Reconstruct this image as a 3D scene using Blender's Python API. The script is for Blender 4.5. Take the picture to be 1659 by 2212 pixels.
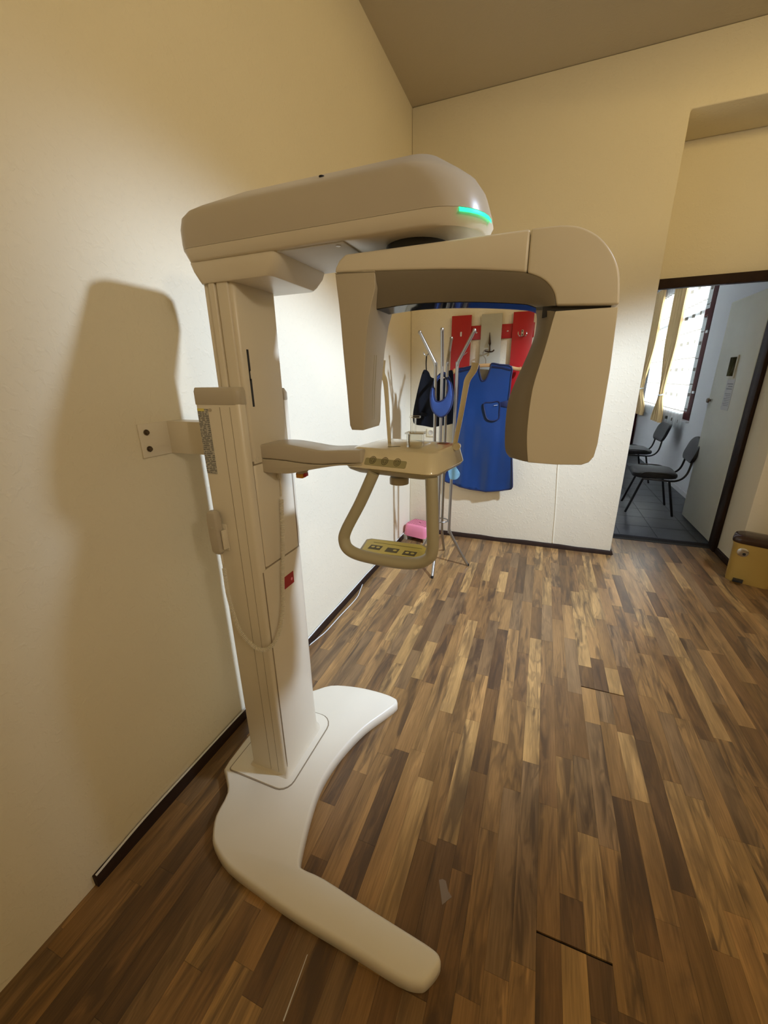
import bpy, bmesh, math, random
from mathutils import Vector, Matrix
R = math.radians
for o in list(bpy.data.objects): bpy.data.objects.remove(o)
scn = bpy.context.scene
COL = scn.collection

# ------------------------------------------------------------------ camera
IW, IH, FPX = 1659.0, 2212.0, 855.0
PITCH, ROLL, YAW, CAMH = R(18.62), R(.913), R(-21.43), 1.53
_f = Vector((math.sin(YAW)*math.cos(PITCH), math.cos(YAW)*math.cos(PITCH), -math.sin(PITCH)))
_r = Vector((math.cos(YAW), -math.sin(YAW), 0))
_d = _f.cross(_r)
RT = math.cos(ROLL)*_r + math.sin(ROLL)*_d
DN = -math.sin(ROLL)*_r + math.cos(ROLL)*_d
CAM = Vector((0, 0, CAMH))
cam = bpy.data.cameras.new('camera'); camo = bpy.data.objects.new('camera', cam); COL.objects.link(camo)
cam.sensor_fit = 'VERTICAL'; cam.sensor_height = 24; cam.lens = FPX/IH*24; cam.clip_start = .02
camo.matrix_world = Matrix.Translation(CAM) @ Matrix((RT, -DN, -_f)).transposed().to_4x4()
scn.camera = camo

# ------------------------------------------------------------------ view, world, lamp
vs = scn.view_settings
vs.view_transform = 'Standard'; vs.look = 'None'; vs.gamma = 1; vs.use_curve_mapping = False
vs.exposure = 0.15
w = bpy.data.worlds.new('sky'); scn.world = w; w.use_nodes = True
bgn = w.node_tree.nodes['Background']
bgn.inputs[0].default_value = (.80, .90, 1, 1); bgn.inputs[1].default_value = 17.0

LAMP = Vector((1.95, 1.66, 3.30)); LAIM = Vector((-1.0, 2.95, .72))
def profile(light, terms):
    """photometric profile of a lamp: product of smooth ramps on the direction the light leaves in;
    each term: (weights for x, y, z of the direction, value where dark, value where full, floor)"""
    light.use_nodes = True; nt = light.node_tree; em = nt.nodes['Emission']; ge = nt.nodes.new('ShaderNodeNewGeometry'); last = None
    for wv, a, b, lo in terms:
        dp = nt.nodes.new('ShaderNodeVectorMath'); dp.operation = 'DOT_PRODUCT'; dp.inputs[1].default_value = wv
        mr = nt.nodes.new('ShaderNodeMapRange'); mr.interpolation_type = 'SMOOTHSTEP'
        mr.inputs['From Min'].default_value = a; mr.inputs['From Max'].default_value = b; mr.inputs['To Min'].default_value = lo
        nt.links.new(ge.outputs['Incoming'], dp.inputs[0]); nt.links.new(dp.outputs['Value'], mr.inputs['Value']); out = mr.outputs['Result']
        if last:
            mu = nt.nodes.new('ShaderNodeMath'); mu.operation = 'MULTIPLY'; nt.links.new(last, mu.inputs[0]); nt.links.new(out, mu.inputs[1]); out = mu.outputs[0]
        last = out
    nt.links.new(last, em.inputs['Strength'])
# white beam of the ceiling lamp; added ramps, no shade built, dim it above, frontward and straight down
sl = bpy.data.lights.new('spot_bulb', 'SPOT'); sl.energy = 650; sl.color = (.78, .97, 1.30)
sl.spot_size = R(88); sl.spot_blend = .92; sl.shadow_soft_size = .10
profile(sl, [((0, .15, 1), -.31, -.45, 0), ((0, -3, -1), 1.68, .90, 0), ((0, 0, 1), -1.0, -.86, .30)])
# added warm fill for the upper walls, at the ceiling lamp, sideways only
gl = bpy.data.lights.new('warm_wall_fill', 'POINT'); gl.energy = 50; gl.color = (1.0, .74, .30); gl.shadow_soft_size = .14
profile(gl, [((0, 0, 1), -.50, -.28, 0), ((0, 0, 1), .10, -.05, .25)])
# added warm white fill light, unseen behind and right of the camera
FILL_POS = Vector((2.3, -1.1, 2.75))
fl = bpy.data.lights.new('added_fill', 'POINT'); fl.energy = 60; fl.color = (1.0, .90, .76); fl.shadow_soft_size = .16
profile(fl, [((0, 0, 1), -.62, -.36, .05)])

# ------------------------------------------------------------------ photo pixel -> point on a known plane
def ray(x, y): return RT*((x-IW/2)/FPX) + DN*((y-IH/2)/FPX) + _f
def PZ(x, y, z=0): v = ray(x, y); return CAM + v*((z-CAMH)/v.z)
def PY(x, y, Y): v = ray(x, y); return CAM + v*(Y/v.y)
def PXp(x, y, X): v = ray(x, y); return CAM + v*(X/v.x)
def proj(p):
    q = Vector(p)-CAM; d = q.dot(_f)
    return (IW/2+FPX*q.dot(RT)/d, IH/2+FPX*q.dot(DN)/d, d)

# ------------------------------------------------------------------ materials
def nodes_of(name):
    m = bpy.data.materials.new(name); m.use_nodes = True
    nt = m.node_tree; return m, nt, nt.nodes['Principled BSDF']
def N(nt, t, **k):
    n = nt.nodes.new(t)
    for a, b in k.items(): setattr(n, a, b)
    return n
def mat(name, col, rough=.5, metal=0, var=.06, vscale=8, bump=0, bscale=60, coat=0, emit=None, estr=0, trans=0, spec=.5):
    m, nt, p = nodes_of(name); L = nt.links.new
    p.inputs['Roughness'].default_value = rough; p.inputs['Metallic'].default_value = metal
    p.inputs['Coat Weight'].default_value = coat; p.inputs['Specular IOR Level'].default_value = spec
    p.inputs['Transmission Weight'].default_value = trans
    if emit: p.inputs['Emission Color'].default_value = (*emit, 1); p.inputs['Emission Strength'].default_value = estr
    tc = N(nt, 'ShaderNodeNewGeometry')
    nz = N(nt, 'ShaderNodeTexNoise'); nz.inputs['Scale'].default_value = vscale; nz.inputs['Detail'].default_value = 4
    L(tc.outputs['Position'], nz.inputs['Vector'])
    mx = N(nt, 'ShaderNodeMix', data_type='RGBA')
    mx.inputs['A'].default_value = (*[c*(1-var) for c in col], 1); mx.inputs['B'].default_value = (*[min(1, c*(1+var)) for c in col], 1)
    L(nz.outputs['Fac'], mx.inputs['Factor']); L(mx.outputs['Result'], p.inputs['Base Color'])
    if bump:
        n2 = N(nt, 'ShaderNodeTexNoise'); n2.inputs['Scale'].default_value = bscale; n2.inputs['Detail'].default_value = 5
        L(tc.outputs['Position'], n2.inputs['Vector'])
        b = N(nt, 'ShaderNodeBump'); b.inputs['Strength'].default_value = bump; b.inputs['Distance'].default_value = .01
        L(n2.outputs['Fac'], b.inputs['Height']); L(b.outputs['Normal'], p.inputs['Normal'])
    return m

def plaster(name, col, strength=.5):
    m, nt, p = nodes_of(name); L = nt.links.new
    p.inputs['Roughness'].default_value = .75; p.inputs['Specular IOR Level'].default_value = .3
    g = N(nt, 'ShaderNodeNewGeometry')
    a = N(nt, 'ShaderNodeTexNoise'); a.inputs['Scale'].default_value = 1.6; a.inputs['Detail'].default_value = 5
    L(g.outputs['Position'], a.inputs['Vector'])
    mx = N(nt, 'ShaderNodeMix', data_type='RGBA')
    mx.inputs['A'].default_value = (*[c*.95 for c in col], 1); mx.inputs['B'].default_value = (*[min(1, c*1.04) for c in col], 1)
    L(a.outputs['Fac'], mx.inputs['Factor']); L(mx.outputs['Result'], p.inputs['Base Color'])
    b1 = N(nt, 'ShaderNodeTexNoise'); b1.inputs['Scale'].default_value = 50; b1.inputs['Detail'].default_value = 3; b1.inputs['Distortion'].default_value = .6
    b2 = N(nt, 'ShaderNodeTexNoise'); b2.inputs['Scale'].default_value = 6; b2.inputs['Detail'].default_value = 3
    L(g.outputs['Position'], b1.inputs['Vector']); L(g.outputs['Position'], b2.inputs['Vector'])
    cr = N(nt, 'ShaderNodeMapRange'); cr.inputs['From Min'].default_value = .52; cr.inputs['From Max'].default_value = .74
    L(b1.outputs['Fac'], cr.inputs['Value'])
    ad = N(nt, 'ShaderNodeMath', operation='MULTIPLY_ADD'); ad.inputs[1].default_value = .5
    L(cr.outputs['Result'], ad.inputs[0]); L(b2.outputs['Fac'], ad.inputs[2])
    bp = N(nt, 'ShaderNodeBump'); bp.inputs['Strength'].default_value = strength; bp.inputs['Distance'].default_value = .008
    L(ad.outputs['Value'], bp.inputs['Height']); L(bp.outputs['Normal'], p.inputs['Normal'])
    return m

def wood_strip(name, from_attr):
    m, nt, p = nodes_of(name); L = nt.links.new
    p.inputs['Roughness'].default_value = .30; p.inputs['Specular IOR Level'].default_value = .45
    g = N(nt, 'ShaderNodeNewGeometry')
    if from_attr:
        src = N(nt, 'ShaderNodeVertexColor', layer_name='tone'); colout = src.outputs['Color']; rnd = src.outputs['Alpha']
    else:
        src = N(nt, 'ShaderNodeObjectInfo'); colout = src.outputs['Color']; rnd = src.outputs['Alpha']
    # grain coordinate: stretched along y, shifted per strip
    mp = N(nt, 'ShaderNodeMapping'); mp.inputs['Scale'].default_value = (16, 2.0, 1)
    off = N(nt, 'ShaderNodeCombineXYZ')
    k = N(nt, 'ShaderNodeMath', operation='MULTIPLY'); k.inputs[1].default_value = 37.0
    L(rnd, k.inputs[0]); L(k.outputs[0], off.inputs['Y']); L(k.outputs[0], off.inputs['Z'])
    L(g.outputs['Position'], mp.inputs['Vector'])
    va = N(nt, 'ShaderNodeVectorMath', operation='ADD'); L(mp.outputs[0], va.inputs[0]); L(off.outputs[0], va.inputs[1])
    fig = N(nt, 'ShaderNodeTexNoise'); fig.inputs['Scale'].default_value = .9; fig.inputs['Detail'].default_value = 2.5; fig.inputs['Distortion'].default_value = .7
    L(va.outputs[0], fig.inputs['Vector'])
    # contour lines of the noise = cathedral figure
    s1 = N(nt, 'ShaderNodeMath', operation='MULTIPLY'); s1.inputs[1].default_value = 44
    L(fig.outputs['Fac'], s1.inputs[0])
    s2 = N(nt, 'ShaderNodeMath', operation='SINE'); L(s1.outputs[0], s2.inputs[0])
    s3 = N(nt, 'ShaderNodeMapRange'); s3.inputs['From Min'].default_value = .0; s3.inputs['From Max'].default_value = 1.0
    L(s2.outputs[0], s3.inputs['Value'])
    # how strongly a strip is figured
    msk = N(nt, 'ShaderNodeTexNoise'); msk.inputs['Scale'].default_value = .55; msk.inputs['Detail'].default_value = 1
    L(va.outputs[0], msk.inputs['Vector'])
    m2 = N(nt, 'ShaderNodeMapRange'); m2.inputs['From Min'].default_value = .36; m2.inputs['From Max'].default_value = .57; m2.inputs['To Min'].default_value = .05; m2.inputs['To Max'].default_value = 1.0
    L(msk.outputs['Fac'], m2.inputs['Value'])
    smk = N(nt, 'ShaderNodeTexNoise'); smk.inputs['Scale'].default_value = 1.25; smk.inputs['Detail'].default_value = 6; smk.inputs['Distortion'].default_value = 1.4
    L(va.outputs[0], smk.inputs['Vector'])
    sm2 = N(nt, 'ShaderNodeMapRange'); sm2.inputs['From Min'].default_value = .44; sm2.inputs['From Max'].default_value = .62; sm2.inputs['To Max'].default_value = .80
    L(smk.outputs['Fac'], sm2.inputs['Value'])
    lns = N(nt, 'ShaderNodeMath', operation='MULTIPLY'); lns.inputs[1].default_value = .45; L(s3.outputs['Result'], lns.inputs[0])
    mxm = N(nt, 'ShaderNodeMath', operation='MAXIMUM'); L(lns.outputs[0], mxm.inputs[0]); L(sm2.outputs['Result'], mxm.inputs[1])
    st = N(nt, 'ShaderNodeMath', operation='MULTIPLY'); L(mxm.outputs[0], st.inputs[0]); L(m2.outputs['Result'], st.inputs[1])
    fine = N(nt, 'ShaderNodeTexNoise'); fine.inputs['Scale'].default_value = 1; fine.inputs['Detail'].default_value = 4
    mp2 = N(nt, 'ShaderNodeMapping'); mp2.inputs['Scale'].default_value = (220, 9, 1); L(g.outputs['Position'], mp2.inputs['Vector']); L(mp2.outputs[0], fine.inputs['Vector'])
    fr = N(nt, 'ShaderNodeMapRange'); fr.inputs['From Min'].default_value = .3; fr.inputs['From Max'].default_value = .7; fr.inputs['To Min'].default_value = .80; fr.inputs['To Max'].default_value = 1.16
    L(fine.outputs['Fac'], fr.inputs['Value'])
    big = N(nt, 'ShaderNodeMapRange'); big.inputs['From Min'].default_value = .25; big.inputs['From Max'].default_value = .75; big.inputs['To Min'].default_value = .70; big.inputs['To Max'].default_value = 1.25
    L(fig.outputs['Fac'], big.inputs['Value'])
    mu = N(nt, 'ShaderNodeMath', operation='MULTIPLY'); L(fr.outputs['Result'], mu.inputs[0]); L(big.outputs['Result'], mu.inputs[1])
    vm = N(nt, 'ShaderNodeVectorMath', operation='SCALE'); L(colout, vm.inputs[0]); L(mu.outputs[0], vm.inputs['Scale'])
    dk = N(nt, 'ShaderNodeMix', data_type='RGBA'); dk.inputs['B'].default_value = (.070, .042, .024, 1)
    L(st.outputs[0], dk.inputs['Factor']); L(vm.outputs[0], dk.inputs['A']); L(dk.outputs['Result'], p.inputs['Base Color'])
    return m

M = {}
M['wall'] = plaster('wall_paint', (.82, .74, .555), .26)
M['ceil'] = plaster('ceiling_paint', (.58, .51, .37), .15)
M['hallwall'] = plaster('hall_wall_paint', (.78, .78, .80), .2)
M['strip'] = wood_strip('laminate_strip', False)
M['strips'] = wood_strip('laminate_strips_rest', True)
M['under'] = mat('dark_underlay', (.012, .009, .007), .9)
M['brown'] = mat('dark_brown_wood', (.030, .016, .010), .6, var=.35, vscale=20, bump=.15, bscale=40, spec=.15)
M['cream'] = mat('cream_plastic', (.78, .70, .545), .33, var=.03)
M['cover'] = mat('greige_plastic', (.52, .455, .35), .3, var=.03)
M['white'] = mat('off_white_plastic', (.84, .775, .63), .35, var=.03)
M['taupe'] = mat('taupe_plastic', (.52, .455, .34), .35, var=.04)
M['olive'] = mat('olive_beige_plastic', (.47, .42, .28), .45, var=.05)
M['tray'] = mat('glossy_cream_tray', (.80, .70, .47), .10, var=.02, coat=.4)
M['gap'] = mat('dark_gap', (.02, .017, .014), .7)
M['groove'] = mat('seam_shadow_line', (.30, .24, .16), .7)
M['black'] = mat('black_plastic', (.012, .012, .013), .4)
M['mirror'] = mat('glossy_dark_underside', (.25, .24, .24), .06, metal=.85, var=.02)
M['panelb'] = mat('olive_button_film', (.38, .34, .17), .4)
M['line'] = mat('dark_olive_print', (.10, .085, .03), .5)
M['yellow'] = mat('yellow_sticker', (.80, .70, .17), .35)
M['green'] = mat('status_led', (.05, .8, .45), .4, emit=(.02, 1, .45), estr=1.0)
M['red'] = mat('red_lacquer', (.42, .012, .014), .35, var=.1)
M['redst'] = mat('red_sticker', (.36, .008, .012), .4)
M['greyb'] = mat('grey_beige_board', (.46, .44, .35), .4)
M['chrome'] = mat('chrome_steel', (.56, .55, .53), .25, metal=1)
M['steel'] = mat('dull_steel_tube', (.40, .385, .36), .30, metal=.9)
M['bronze'] = mat('bronzed_hook', (.08, .05, .03), .3, metal=.8)
M['orange'] = mat('amber_knob', (.60, .26, .02), .35)
M['blue'] = mat('blue_apron_vinyl', (.007, .040, .150), .36, var=.12, vscale=6, bump=.12, bscale=14)
M['blue2'] = mat('blue_collar_fabric', (.015, .045, .165), .65, var=.1, vscale=20)
M['navy'] = mat('navy_binding', (.006, .012, .055), .6)
M['blackcl'] = mat('black_apron_cloth', (.004, .0045, .007), .75, bump=.2, bscale=25, spec=.15)
M['ltblue'] = mat('pale_blue_tissue', (.17, .33, .42), .8, bump=.3, bscale=40)
M['hangwood'] = mat('hanger_wood', (.55, .32, .13), .4)
M['pink'] = mat('pink_plastic', (.85, .26, .36), .4)
M['pinkh'] = mat('pink_hole', (.25, .04, .07), .7)
M['bin'] = mat('mustard_enamel', (.50, .335, .085), .35, var=.05)
M['binlid'] = mat('brown_lid_plastic', (.035, .016, .009), .16)
M['cable'] = mat('white_cable', (.78, .77, .73), .5)
M['metalw'] = mat('white_painted_steel', (.70, .70, .68), .4)
M['bolt'] = mat('bolt_steel', (.16, .12, .08), .4, metal=.8)
M['tile'] = mat('slate_tile', (.050, .054, .064), .42, var=.35, vscale=7, bump=.12, bscale=9)
M['grout'] = mat('tile_grout', (.03, .03, .033), .8)
M['leaf'] = mat('door_leaf_paint', (.74, .72, .60), .4, var=.04)
M['paper'] = mat('printed_paper', (.80, .80, .80), .7)
M['print'] = mat('grey_print', (.45, .45, .48), .7)
M['brass'] = mat('olive_glass_slot', (.07, .06, .018), .75, spec=.1)
M['redwood'] = mat('dark_red_frame', (.060, .012, .012), .75, var=.2, spec=.08)
M['seat'] = mat('grey_black_upholstery', (.028, .028, .031), .6, bump=.1, bscale=200)
M['tubeb'] = mat('black_chair_tube', (.010, .010, .011), .3)
M['drape'] = mat('beige_drape', (.62, .43, .20), .75, var=.05)
M['tapec'] = mat('clear_tape', (.24, .18, .13), .4)
M['lampm'] = mat('lamp_housing', (.05, .05, .05), .4)

def acrylic():
    m, nt, p = nodes_of('clear_acrylic')
    nt.nodes.remove(p); o = nt.nodes['Material Output']
    t = N(nt, 'ShaderNodeBsdfTransparent'); t.inputs[0].default_value = (.93, .92, .88, 1)
    g = N(nt, 'ShaderNodeBsdfGlossy'); g.inputs['Roughness'].default_value = .05
    f = N(nt, 'ShaderNodeFresnel'); f.inputs[0].default_value = 1.5
    x = N(nt, 'ShaderNodeMixShader'); L = nt.links.new
    L(f.outputs[0], x.inputs[0]); L(t.outputs[0], x.inputs[1]); L(g.outputs[0], x.inputs[2]); L(x.outputs[0], o.inputs[0])
    return m
M['acrylic'] = acrylic()
M['glass'] = acrylic(); M['glass'].name = 'window_glass'

def sheer():
    m, nt, p = nodes_of('patterned_sheer'); nt.nodes.remove(p); o = nt.nodes['Material Output']; L = nt.links.new
    g = N(nt, 'ShaderNodeNewGeometry'); sp = N(nt, 'ShaderNodeSeparateXYZ'); L(g.outputs['Position'], sp.inputs[0])
    def stripe(axis, period, width, shift=0):
        a = N(nt, 'ShaderNodeMath', operation='ADD'); a.inputs[1].default_value = shift; L(sp.outputs[axis], a.inputs[0])
        b = N(nt, 'ShaderNodeMath', operation='WRAP'); b.inputs[1].default_value = period; b.inputs[2].default_value = 0; L(a.outputs[0], b.inputs[0])
        c = N(nt, 'ShaderNodeMath', operation='LESS_THAN'); c.inputs[1].default_value = width; L(b.outputs[0], c.inputs[0]); return c
    ln = stripe('Z', .345, .014)
    sq = N(nt, 'ShaderNodeMath', operation='MULTIPLY'); s1 = stripe('Z', .345, .045, .16); s2 = stripe('Y', .30, .10, .1)
    L(s1.outputs[0], sq.inputs[0]); L(s2.outputs[0], sq.inputs[1])
    near = N(nt, 'ShaderNodeMath', operation='LESS_THAN'); near.inputs[1].default_value = 7.75; L(sp.outputs['Y'], near.inputs[0])
    sq2 = N(nt, 'ShaderNodeMath', operation='MULTIPLY'); L(sq.outputs[0], sq2.inputs[0]); L(near.outputs[0], sq2.inputs[1])
    mxv = N(nt, 'ShaderNodeMath', operation='MAXIMUM'); L(ln.outputs[0], mxv.inputs[0]); L(sq2.outputs[0], mxv.inputs[1])
    cm = N(nt, 'ShaderNodeMix', data_type='RGBA'); cm.inputs['A'].default_value = (.90, .92, .93, 1); cm.inputs['B'].default_value = (.22, .20, .17, 1)
    L(mxv.outputs[0], cm.inputs['Factor'])
    tl = N(nt, 'ShaderNodeBsdfTranslucent'); df = N(nt, 'ShaderNodeBsdfDiffuse'); tr = N(nt, 'ShaderNodeBsdfTransparent')
    for q in (tl, df): L(cm.outputs['Result'], q.inputs[0])
    L(cm.outputs['Result'], tr.inputs[0])
    a = N(nt, 'ShaderNodeMixShader'); a.inputs[0].default_value = .3; L(tl.outputs[0], a.inputs[1]); L(df.outputs[0], a.inputs[2])
    b = N(nt, 'ShaderNodeMixShader'); b.inputs[0].default_value = .14; L(a.outputs[0], b.inputs[1]); L(tr.outputs[0], b.inputs[2])
    L(b.outputs[0], o.inputs[0]); return m
M['sheer'] = sheer()
def label_sheet():
    m, nt, p = nodes_of('specification_label'); L = nt.links.new
    g = N(nt, 'ShaderNodeNewGeometry'); sp = N(nt, 'ShaderNodeSeparateXYZ'); L(g.outputs['Position'], sp.inputs[0])
    wr = N(nt, 'ShaderNodeMath', operation='WRAP'); wr.inputs[1].default_value = .0058; wr.inputs[2].default_value = 0; L(sp.outputs['Z'], wr.inputs[0])
    lt = N(nt, 'ShaderNodeMath', operation='LESS_THAN'); lt.inputs[1].default_value = .0036; L(wr.outputs[0], lt.inputs[0])
    mp = N(nt, 'ShaderNodeMapping'); mp.inputs['Scale'].default_value = (110, 1, 170); L(g.outputs['Position'], mp.inputs['Vector'])
    nz = N(nt, 'ShaderNodeTexNoise'); nz.inputs['Scale'].default_value = 1; nz.inputs['Detail'].default_value = 0; L(mp.outputs[0], nz.inputs['Vector'])
    gt = N(nt, 'ShaderNodeMath', operation='GREATER_THAN'); gt.inputs[1].default_value = .42; L(nz.outputs['Fac'], gt.inputs[0])
    mu = N(nt, 'ShaderNodeMath', operation='MULTIPLY'); L(lt.outputs[0], mu.inputs[0]); L(gt.outputs[0], mu.inputs[1])
    mx = N(nt, 'ShaderNodeMix', data_type='RGBA'); mx.inputs['A'].default_value = (.50, .47, .39, 1); mx.inputs['B'].default_value = (.17, .165, .15, 1)
    L(mu.outputs[0], mx.inputs['Factor']); L(mx.outputs['Result'], p.inputs['Base Color']); p.inputs['Roughness'].default_value = .4
    return m
M['label'] = label_sheet()

# ------------------------------------------------------------------ mesh helpers
def box(bm, x0, x1, y0, y1, z0, z1):
    v = [bm.verts.new(c) for c in ((x0,y0,z0),(x1,y0,z0),(x1,y1,z0),(x0,y1,z0),(x0,y0,z1),(x1,y0,z1),(x1,y1,z1),(x0,y1,z1))]
    for f in ((3,2,1,0),(4,5,6,7),(0,1,5,4),(1,2,6,5),(2,3,7,6),(3,0,4,7)): bm.faces.new([v[i] for i in f])
def loft(bm, rings, closed=True, cap=True):
    vr = [[bm.verts.new(p) for p in r] for r in rings]; n = len(rings[0])
    for a, b in zip(vr, vr[1:]):
        for i in range(n if closed else n-1):
            j = (i+1) % n; bm.faces.new((a[i], a[j], b[j], b[i]))
    if cap and closed:
        bm.faces.new(list(reversed(vr[0]))); bm.faces.new(vr[-1])
    return vr
def rrect(x0, x1, y0, y1, r, n=6):
    rs = r if isinstance(r, (tuple, list)) else (r,)*4     # corners: (x0,y0),(x1,y0),(x1,y1),(x0,y1)
    out = []
    for (cx, cy, sx, sy, a0), rr in zip(((x0,y0,1,1,180),(x1,y0,-1,1,270),(x1,y1,-1,-1,0),(x0,y1,1,-1,90)), rs):
        for i in range(n+1):
            a = R(a0+90*i/n); out.append((cx+sx*rr+rr*math.cos(a), cy+sy*rr+rr*math.sin(a)))
    return out
def prism(bm, pts, axis, a, b):
    f = {'y': lambda p, t: (p[0], t, p[1]), 'x': lambda p, t: (t, p[0], p[1]), 'z': lambda p, t: (p[0], p[1], t)}[axis]
    loft(bm, [[f(p, a) for p in pts], [f(p, b) for p in pts]])
def spline(pts, n=8, closed=False):
    P = [Vector(p) for p in pts]; out = []; m = len(P)
    for i in range(m if closed else m-1):
        if closed: a, b, c, d = P[i-1], P[i], P[(i+1) % m], P[(i+2) % m]
        else: a, b, c, d = P[max(i-1, 0)], P[i], P[i+1], P[min(i+2, m-1)]
        for k in range(n):
            t = k/n; out.append(.5*((2*b)+(c-a)*t+(2*a-5*b+4*c-d)*t*t+(3*b-a-3*c+d)*t**3))
    if not closed: out.append(P[-1])
    return out
def tube(bm, path, r, n=8, closed=False, cap=True, squash=None):
    P = [Vector(p) for p in path]; m = len(P); rings = []; up = None
    for i in range(m):
        if closed: t = (P[(i+1) % m]-P[i-1]).normalized()
        else: t = (P[min(i+1, m-1)]-P[max(i-1, 0)]).normalized()
        if up is None: up = t.orthogonal().normalized()
        up = (up-t*up.dot(t)).normalized(); s = t.cross(up)
        rr = r[i] if isinstance(r, (list, tuple)) else r
        rings.append([P[i]+(up*math.cos(2*math.pi*k/n)+s*math.sin(2*math.pi*k/n))*rr for k in range(n)])
    vr = [[bm.verts.new(p) for p in q] for q in rings]
    for i in range(m if closed else m-1):
        a, b = vr[i], vr[(i+1) % m]
        for k in range(n): bm.faces.new((a[k], a[(k+1) % n], b[(k+1) % n], b[k]))
    if cap and not closed: bm.faces.new(list(reversed(vr[0]))); bm.faces.new(vr[-1])
def lathe(bm, prof, c, n=20, axis='z'):
    rings = []
    for r, h in prof:
        ring = []
        for k in range(n):
            a = 2*math.pi*k/n; u, v = r*math.cos(a), r*math.sin(a)
            ring.append({'z': (c[0]+u, c[1]+v, c[2]+h), 'y': (c[0]+u, c[1]+h, c[2]+v), 'x': (c[0]+h, c[1]+u, c[2]+v)}[axis])
        rings.append(ring)
    loft(bm, rings)
BASE = {}
def obj(name, bm, m, parent=None, bevel=0, seg=2, smooth=40, kind=None, local=False):
    bmesh.ops.recalc_face_normals(bm, faces=bm.faces)
    if bevel:
        es = [e for e in bm.edges if len(e.link_faces) == 2 and e.calc_face_angle(0) > R(28)]
        bmesh.ops.bevel(bm, geom=es, offset=bevel, segments=seg, profile=.5, affect='EDGES', clamp_overlap=True)
    me = bpy.data.meshes.new(name)
    if parent is not None and not local:
        r = parent
        while r.parent: r = r.parent
        bmesh.ops.translate(bm, verts=bm.verts, vec=-Vector(BASE.get(r.name, (0, 0, 0))))
    bm.to_mesh(me); bm.free()
    for p in me.polygons: p.use_smooth = True
    me.set_sharp_from_angle(angle=R(smooth))
    me.materials.append(M[m] if isinstance(m, str) else m)
    o = bpy.data.objects.new(name, me); COL.objects.link(o); o.parent = parent
    if kind: o['kind'] = kind
    return o
def NB(): return bmesh.new()
def thing(name, label, cat, loc, rotz=0, group=None, kind=None):
    o = bpy.data.objects.new(name, None); COL.objects.link(o); o.location = loc; o.rotation_euler = (0, 0, rotz)
    o.empty_display_size = .05
    if label: o['label'] = label
    if cat: o['category'] = cat
    if group: o['group'] = group
    if kind: o['kind'] = kind
    BASE[o.name] = Vector(loc); return o
def tag(o, label, cat, group=None):
    o['label'] = label; o['category'] = cat
    if group: o['group'] = group
    return o
def part(name, m, parent, fn, *a, bevel=0, smooth=40, seg=2, **k):
    bm = NB(); fn(bm, *a, **k); return obj(name, bm, m, parent, bevel, seg, smooth)
def struct(name, label, bm, m, bevel=0):
    o = obj(name, bm, m, None, bevel); o['kind'] = 'structure'; o['label'] = label; return o

# ------------------------------------------------------------------ the room
XL, YB, ZC = -1.185, 3.755, 3.53
XR, YR = 3.7, -1.9
NX0, NX1, NZ, YD = .70, 1.595, 3.15, 4.20      # niche with the door
bm = NB(); box(bm, XL-.15, XL, YR-.15, YD, 0, ZC)
wl = struct('wall_left', 'rough cream plaster wall behind the x-ray machine', bm, 'wall')
bm = NB(); prism(bm, [(XL, 0), (NX0, 0), (NX0, NZ), (NX1, NZ), (NX1, 0), (XR, 0), (XR, ZC), (XL, ZC)], 'y', YB, YD)
wb = struct('wall_back', 'cream plaster back wall with the coat rack and a door niche', bm, 'wall', .012)
def ridge(bm):
    tube(bm, [PY(1212, 960, YB-.001), PY(1205, 1010, YB-.001), PY(1200, 1100, YB), PY(1194, 1172, YB-.001)], .006, 6)
part('plaster_ridge', 'wall', wb, ridge)
bm = NB(); box(bm, XR, XR+.15, YR-.15, YD, 0, ZC); struct('wall_right', 'cream plaster side wall away from the machine', bm, 'wall')
bm = NB(); box(bm, XL, XR, YR-.15, YR, 0, ZC); struct('wall_rear', 'cream plaster wall opposite the coat rack', bm, 'wall')
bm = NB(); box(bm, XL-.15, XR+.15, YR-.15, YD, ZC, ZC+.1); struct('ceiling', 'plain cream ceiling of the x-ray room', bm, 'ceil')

# floor: strip laminate, every strip a piece; the joint lines of two boards stay open
bm = NB(); box(bm, XL-.15, XR+.15, YR-.15, YD+.13, -.06, -.0075)
floor = struct('floor', 'brown walnut-look strip laminate floor', bm, 'under')
rng = random.Random(11)
SW = .0653; X0 = .139
tones = [((.345, .205, .086), 4), ((.275, .160, .068), 5), ((.200, .113, .051), 3), ((.430, .270, .115), 3), ((.140, .082, .042), 1), ((.235, .148, .076), 3)]
tl = [t for t, k in tones for _ in range(k)]
unit = bpy.data.meshes.new('laminate_strip'); bm = NB(); box(bm, 0, 1, 0, 1, -1, 0); bm.to_mesh(bm_me := unit); bm.free(); unit.materials.append(M['strip'])
OPEN = {(0, 1, 2): .806, (3, 4, 5): 1.909}      # board ends with a dark open joint
strips = []
k0 = int(math.floor((XL-X0)/SW)); k1 = int(math.ceil((XR-X0)/SW))
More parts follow.
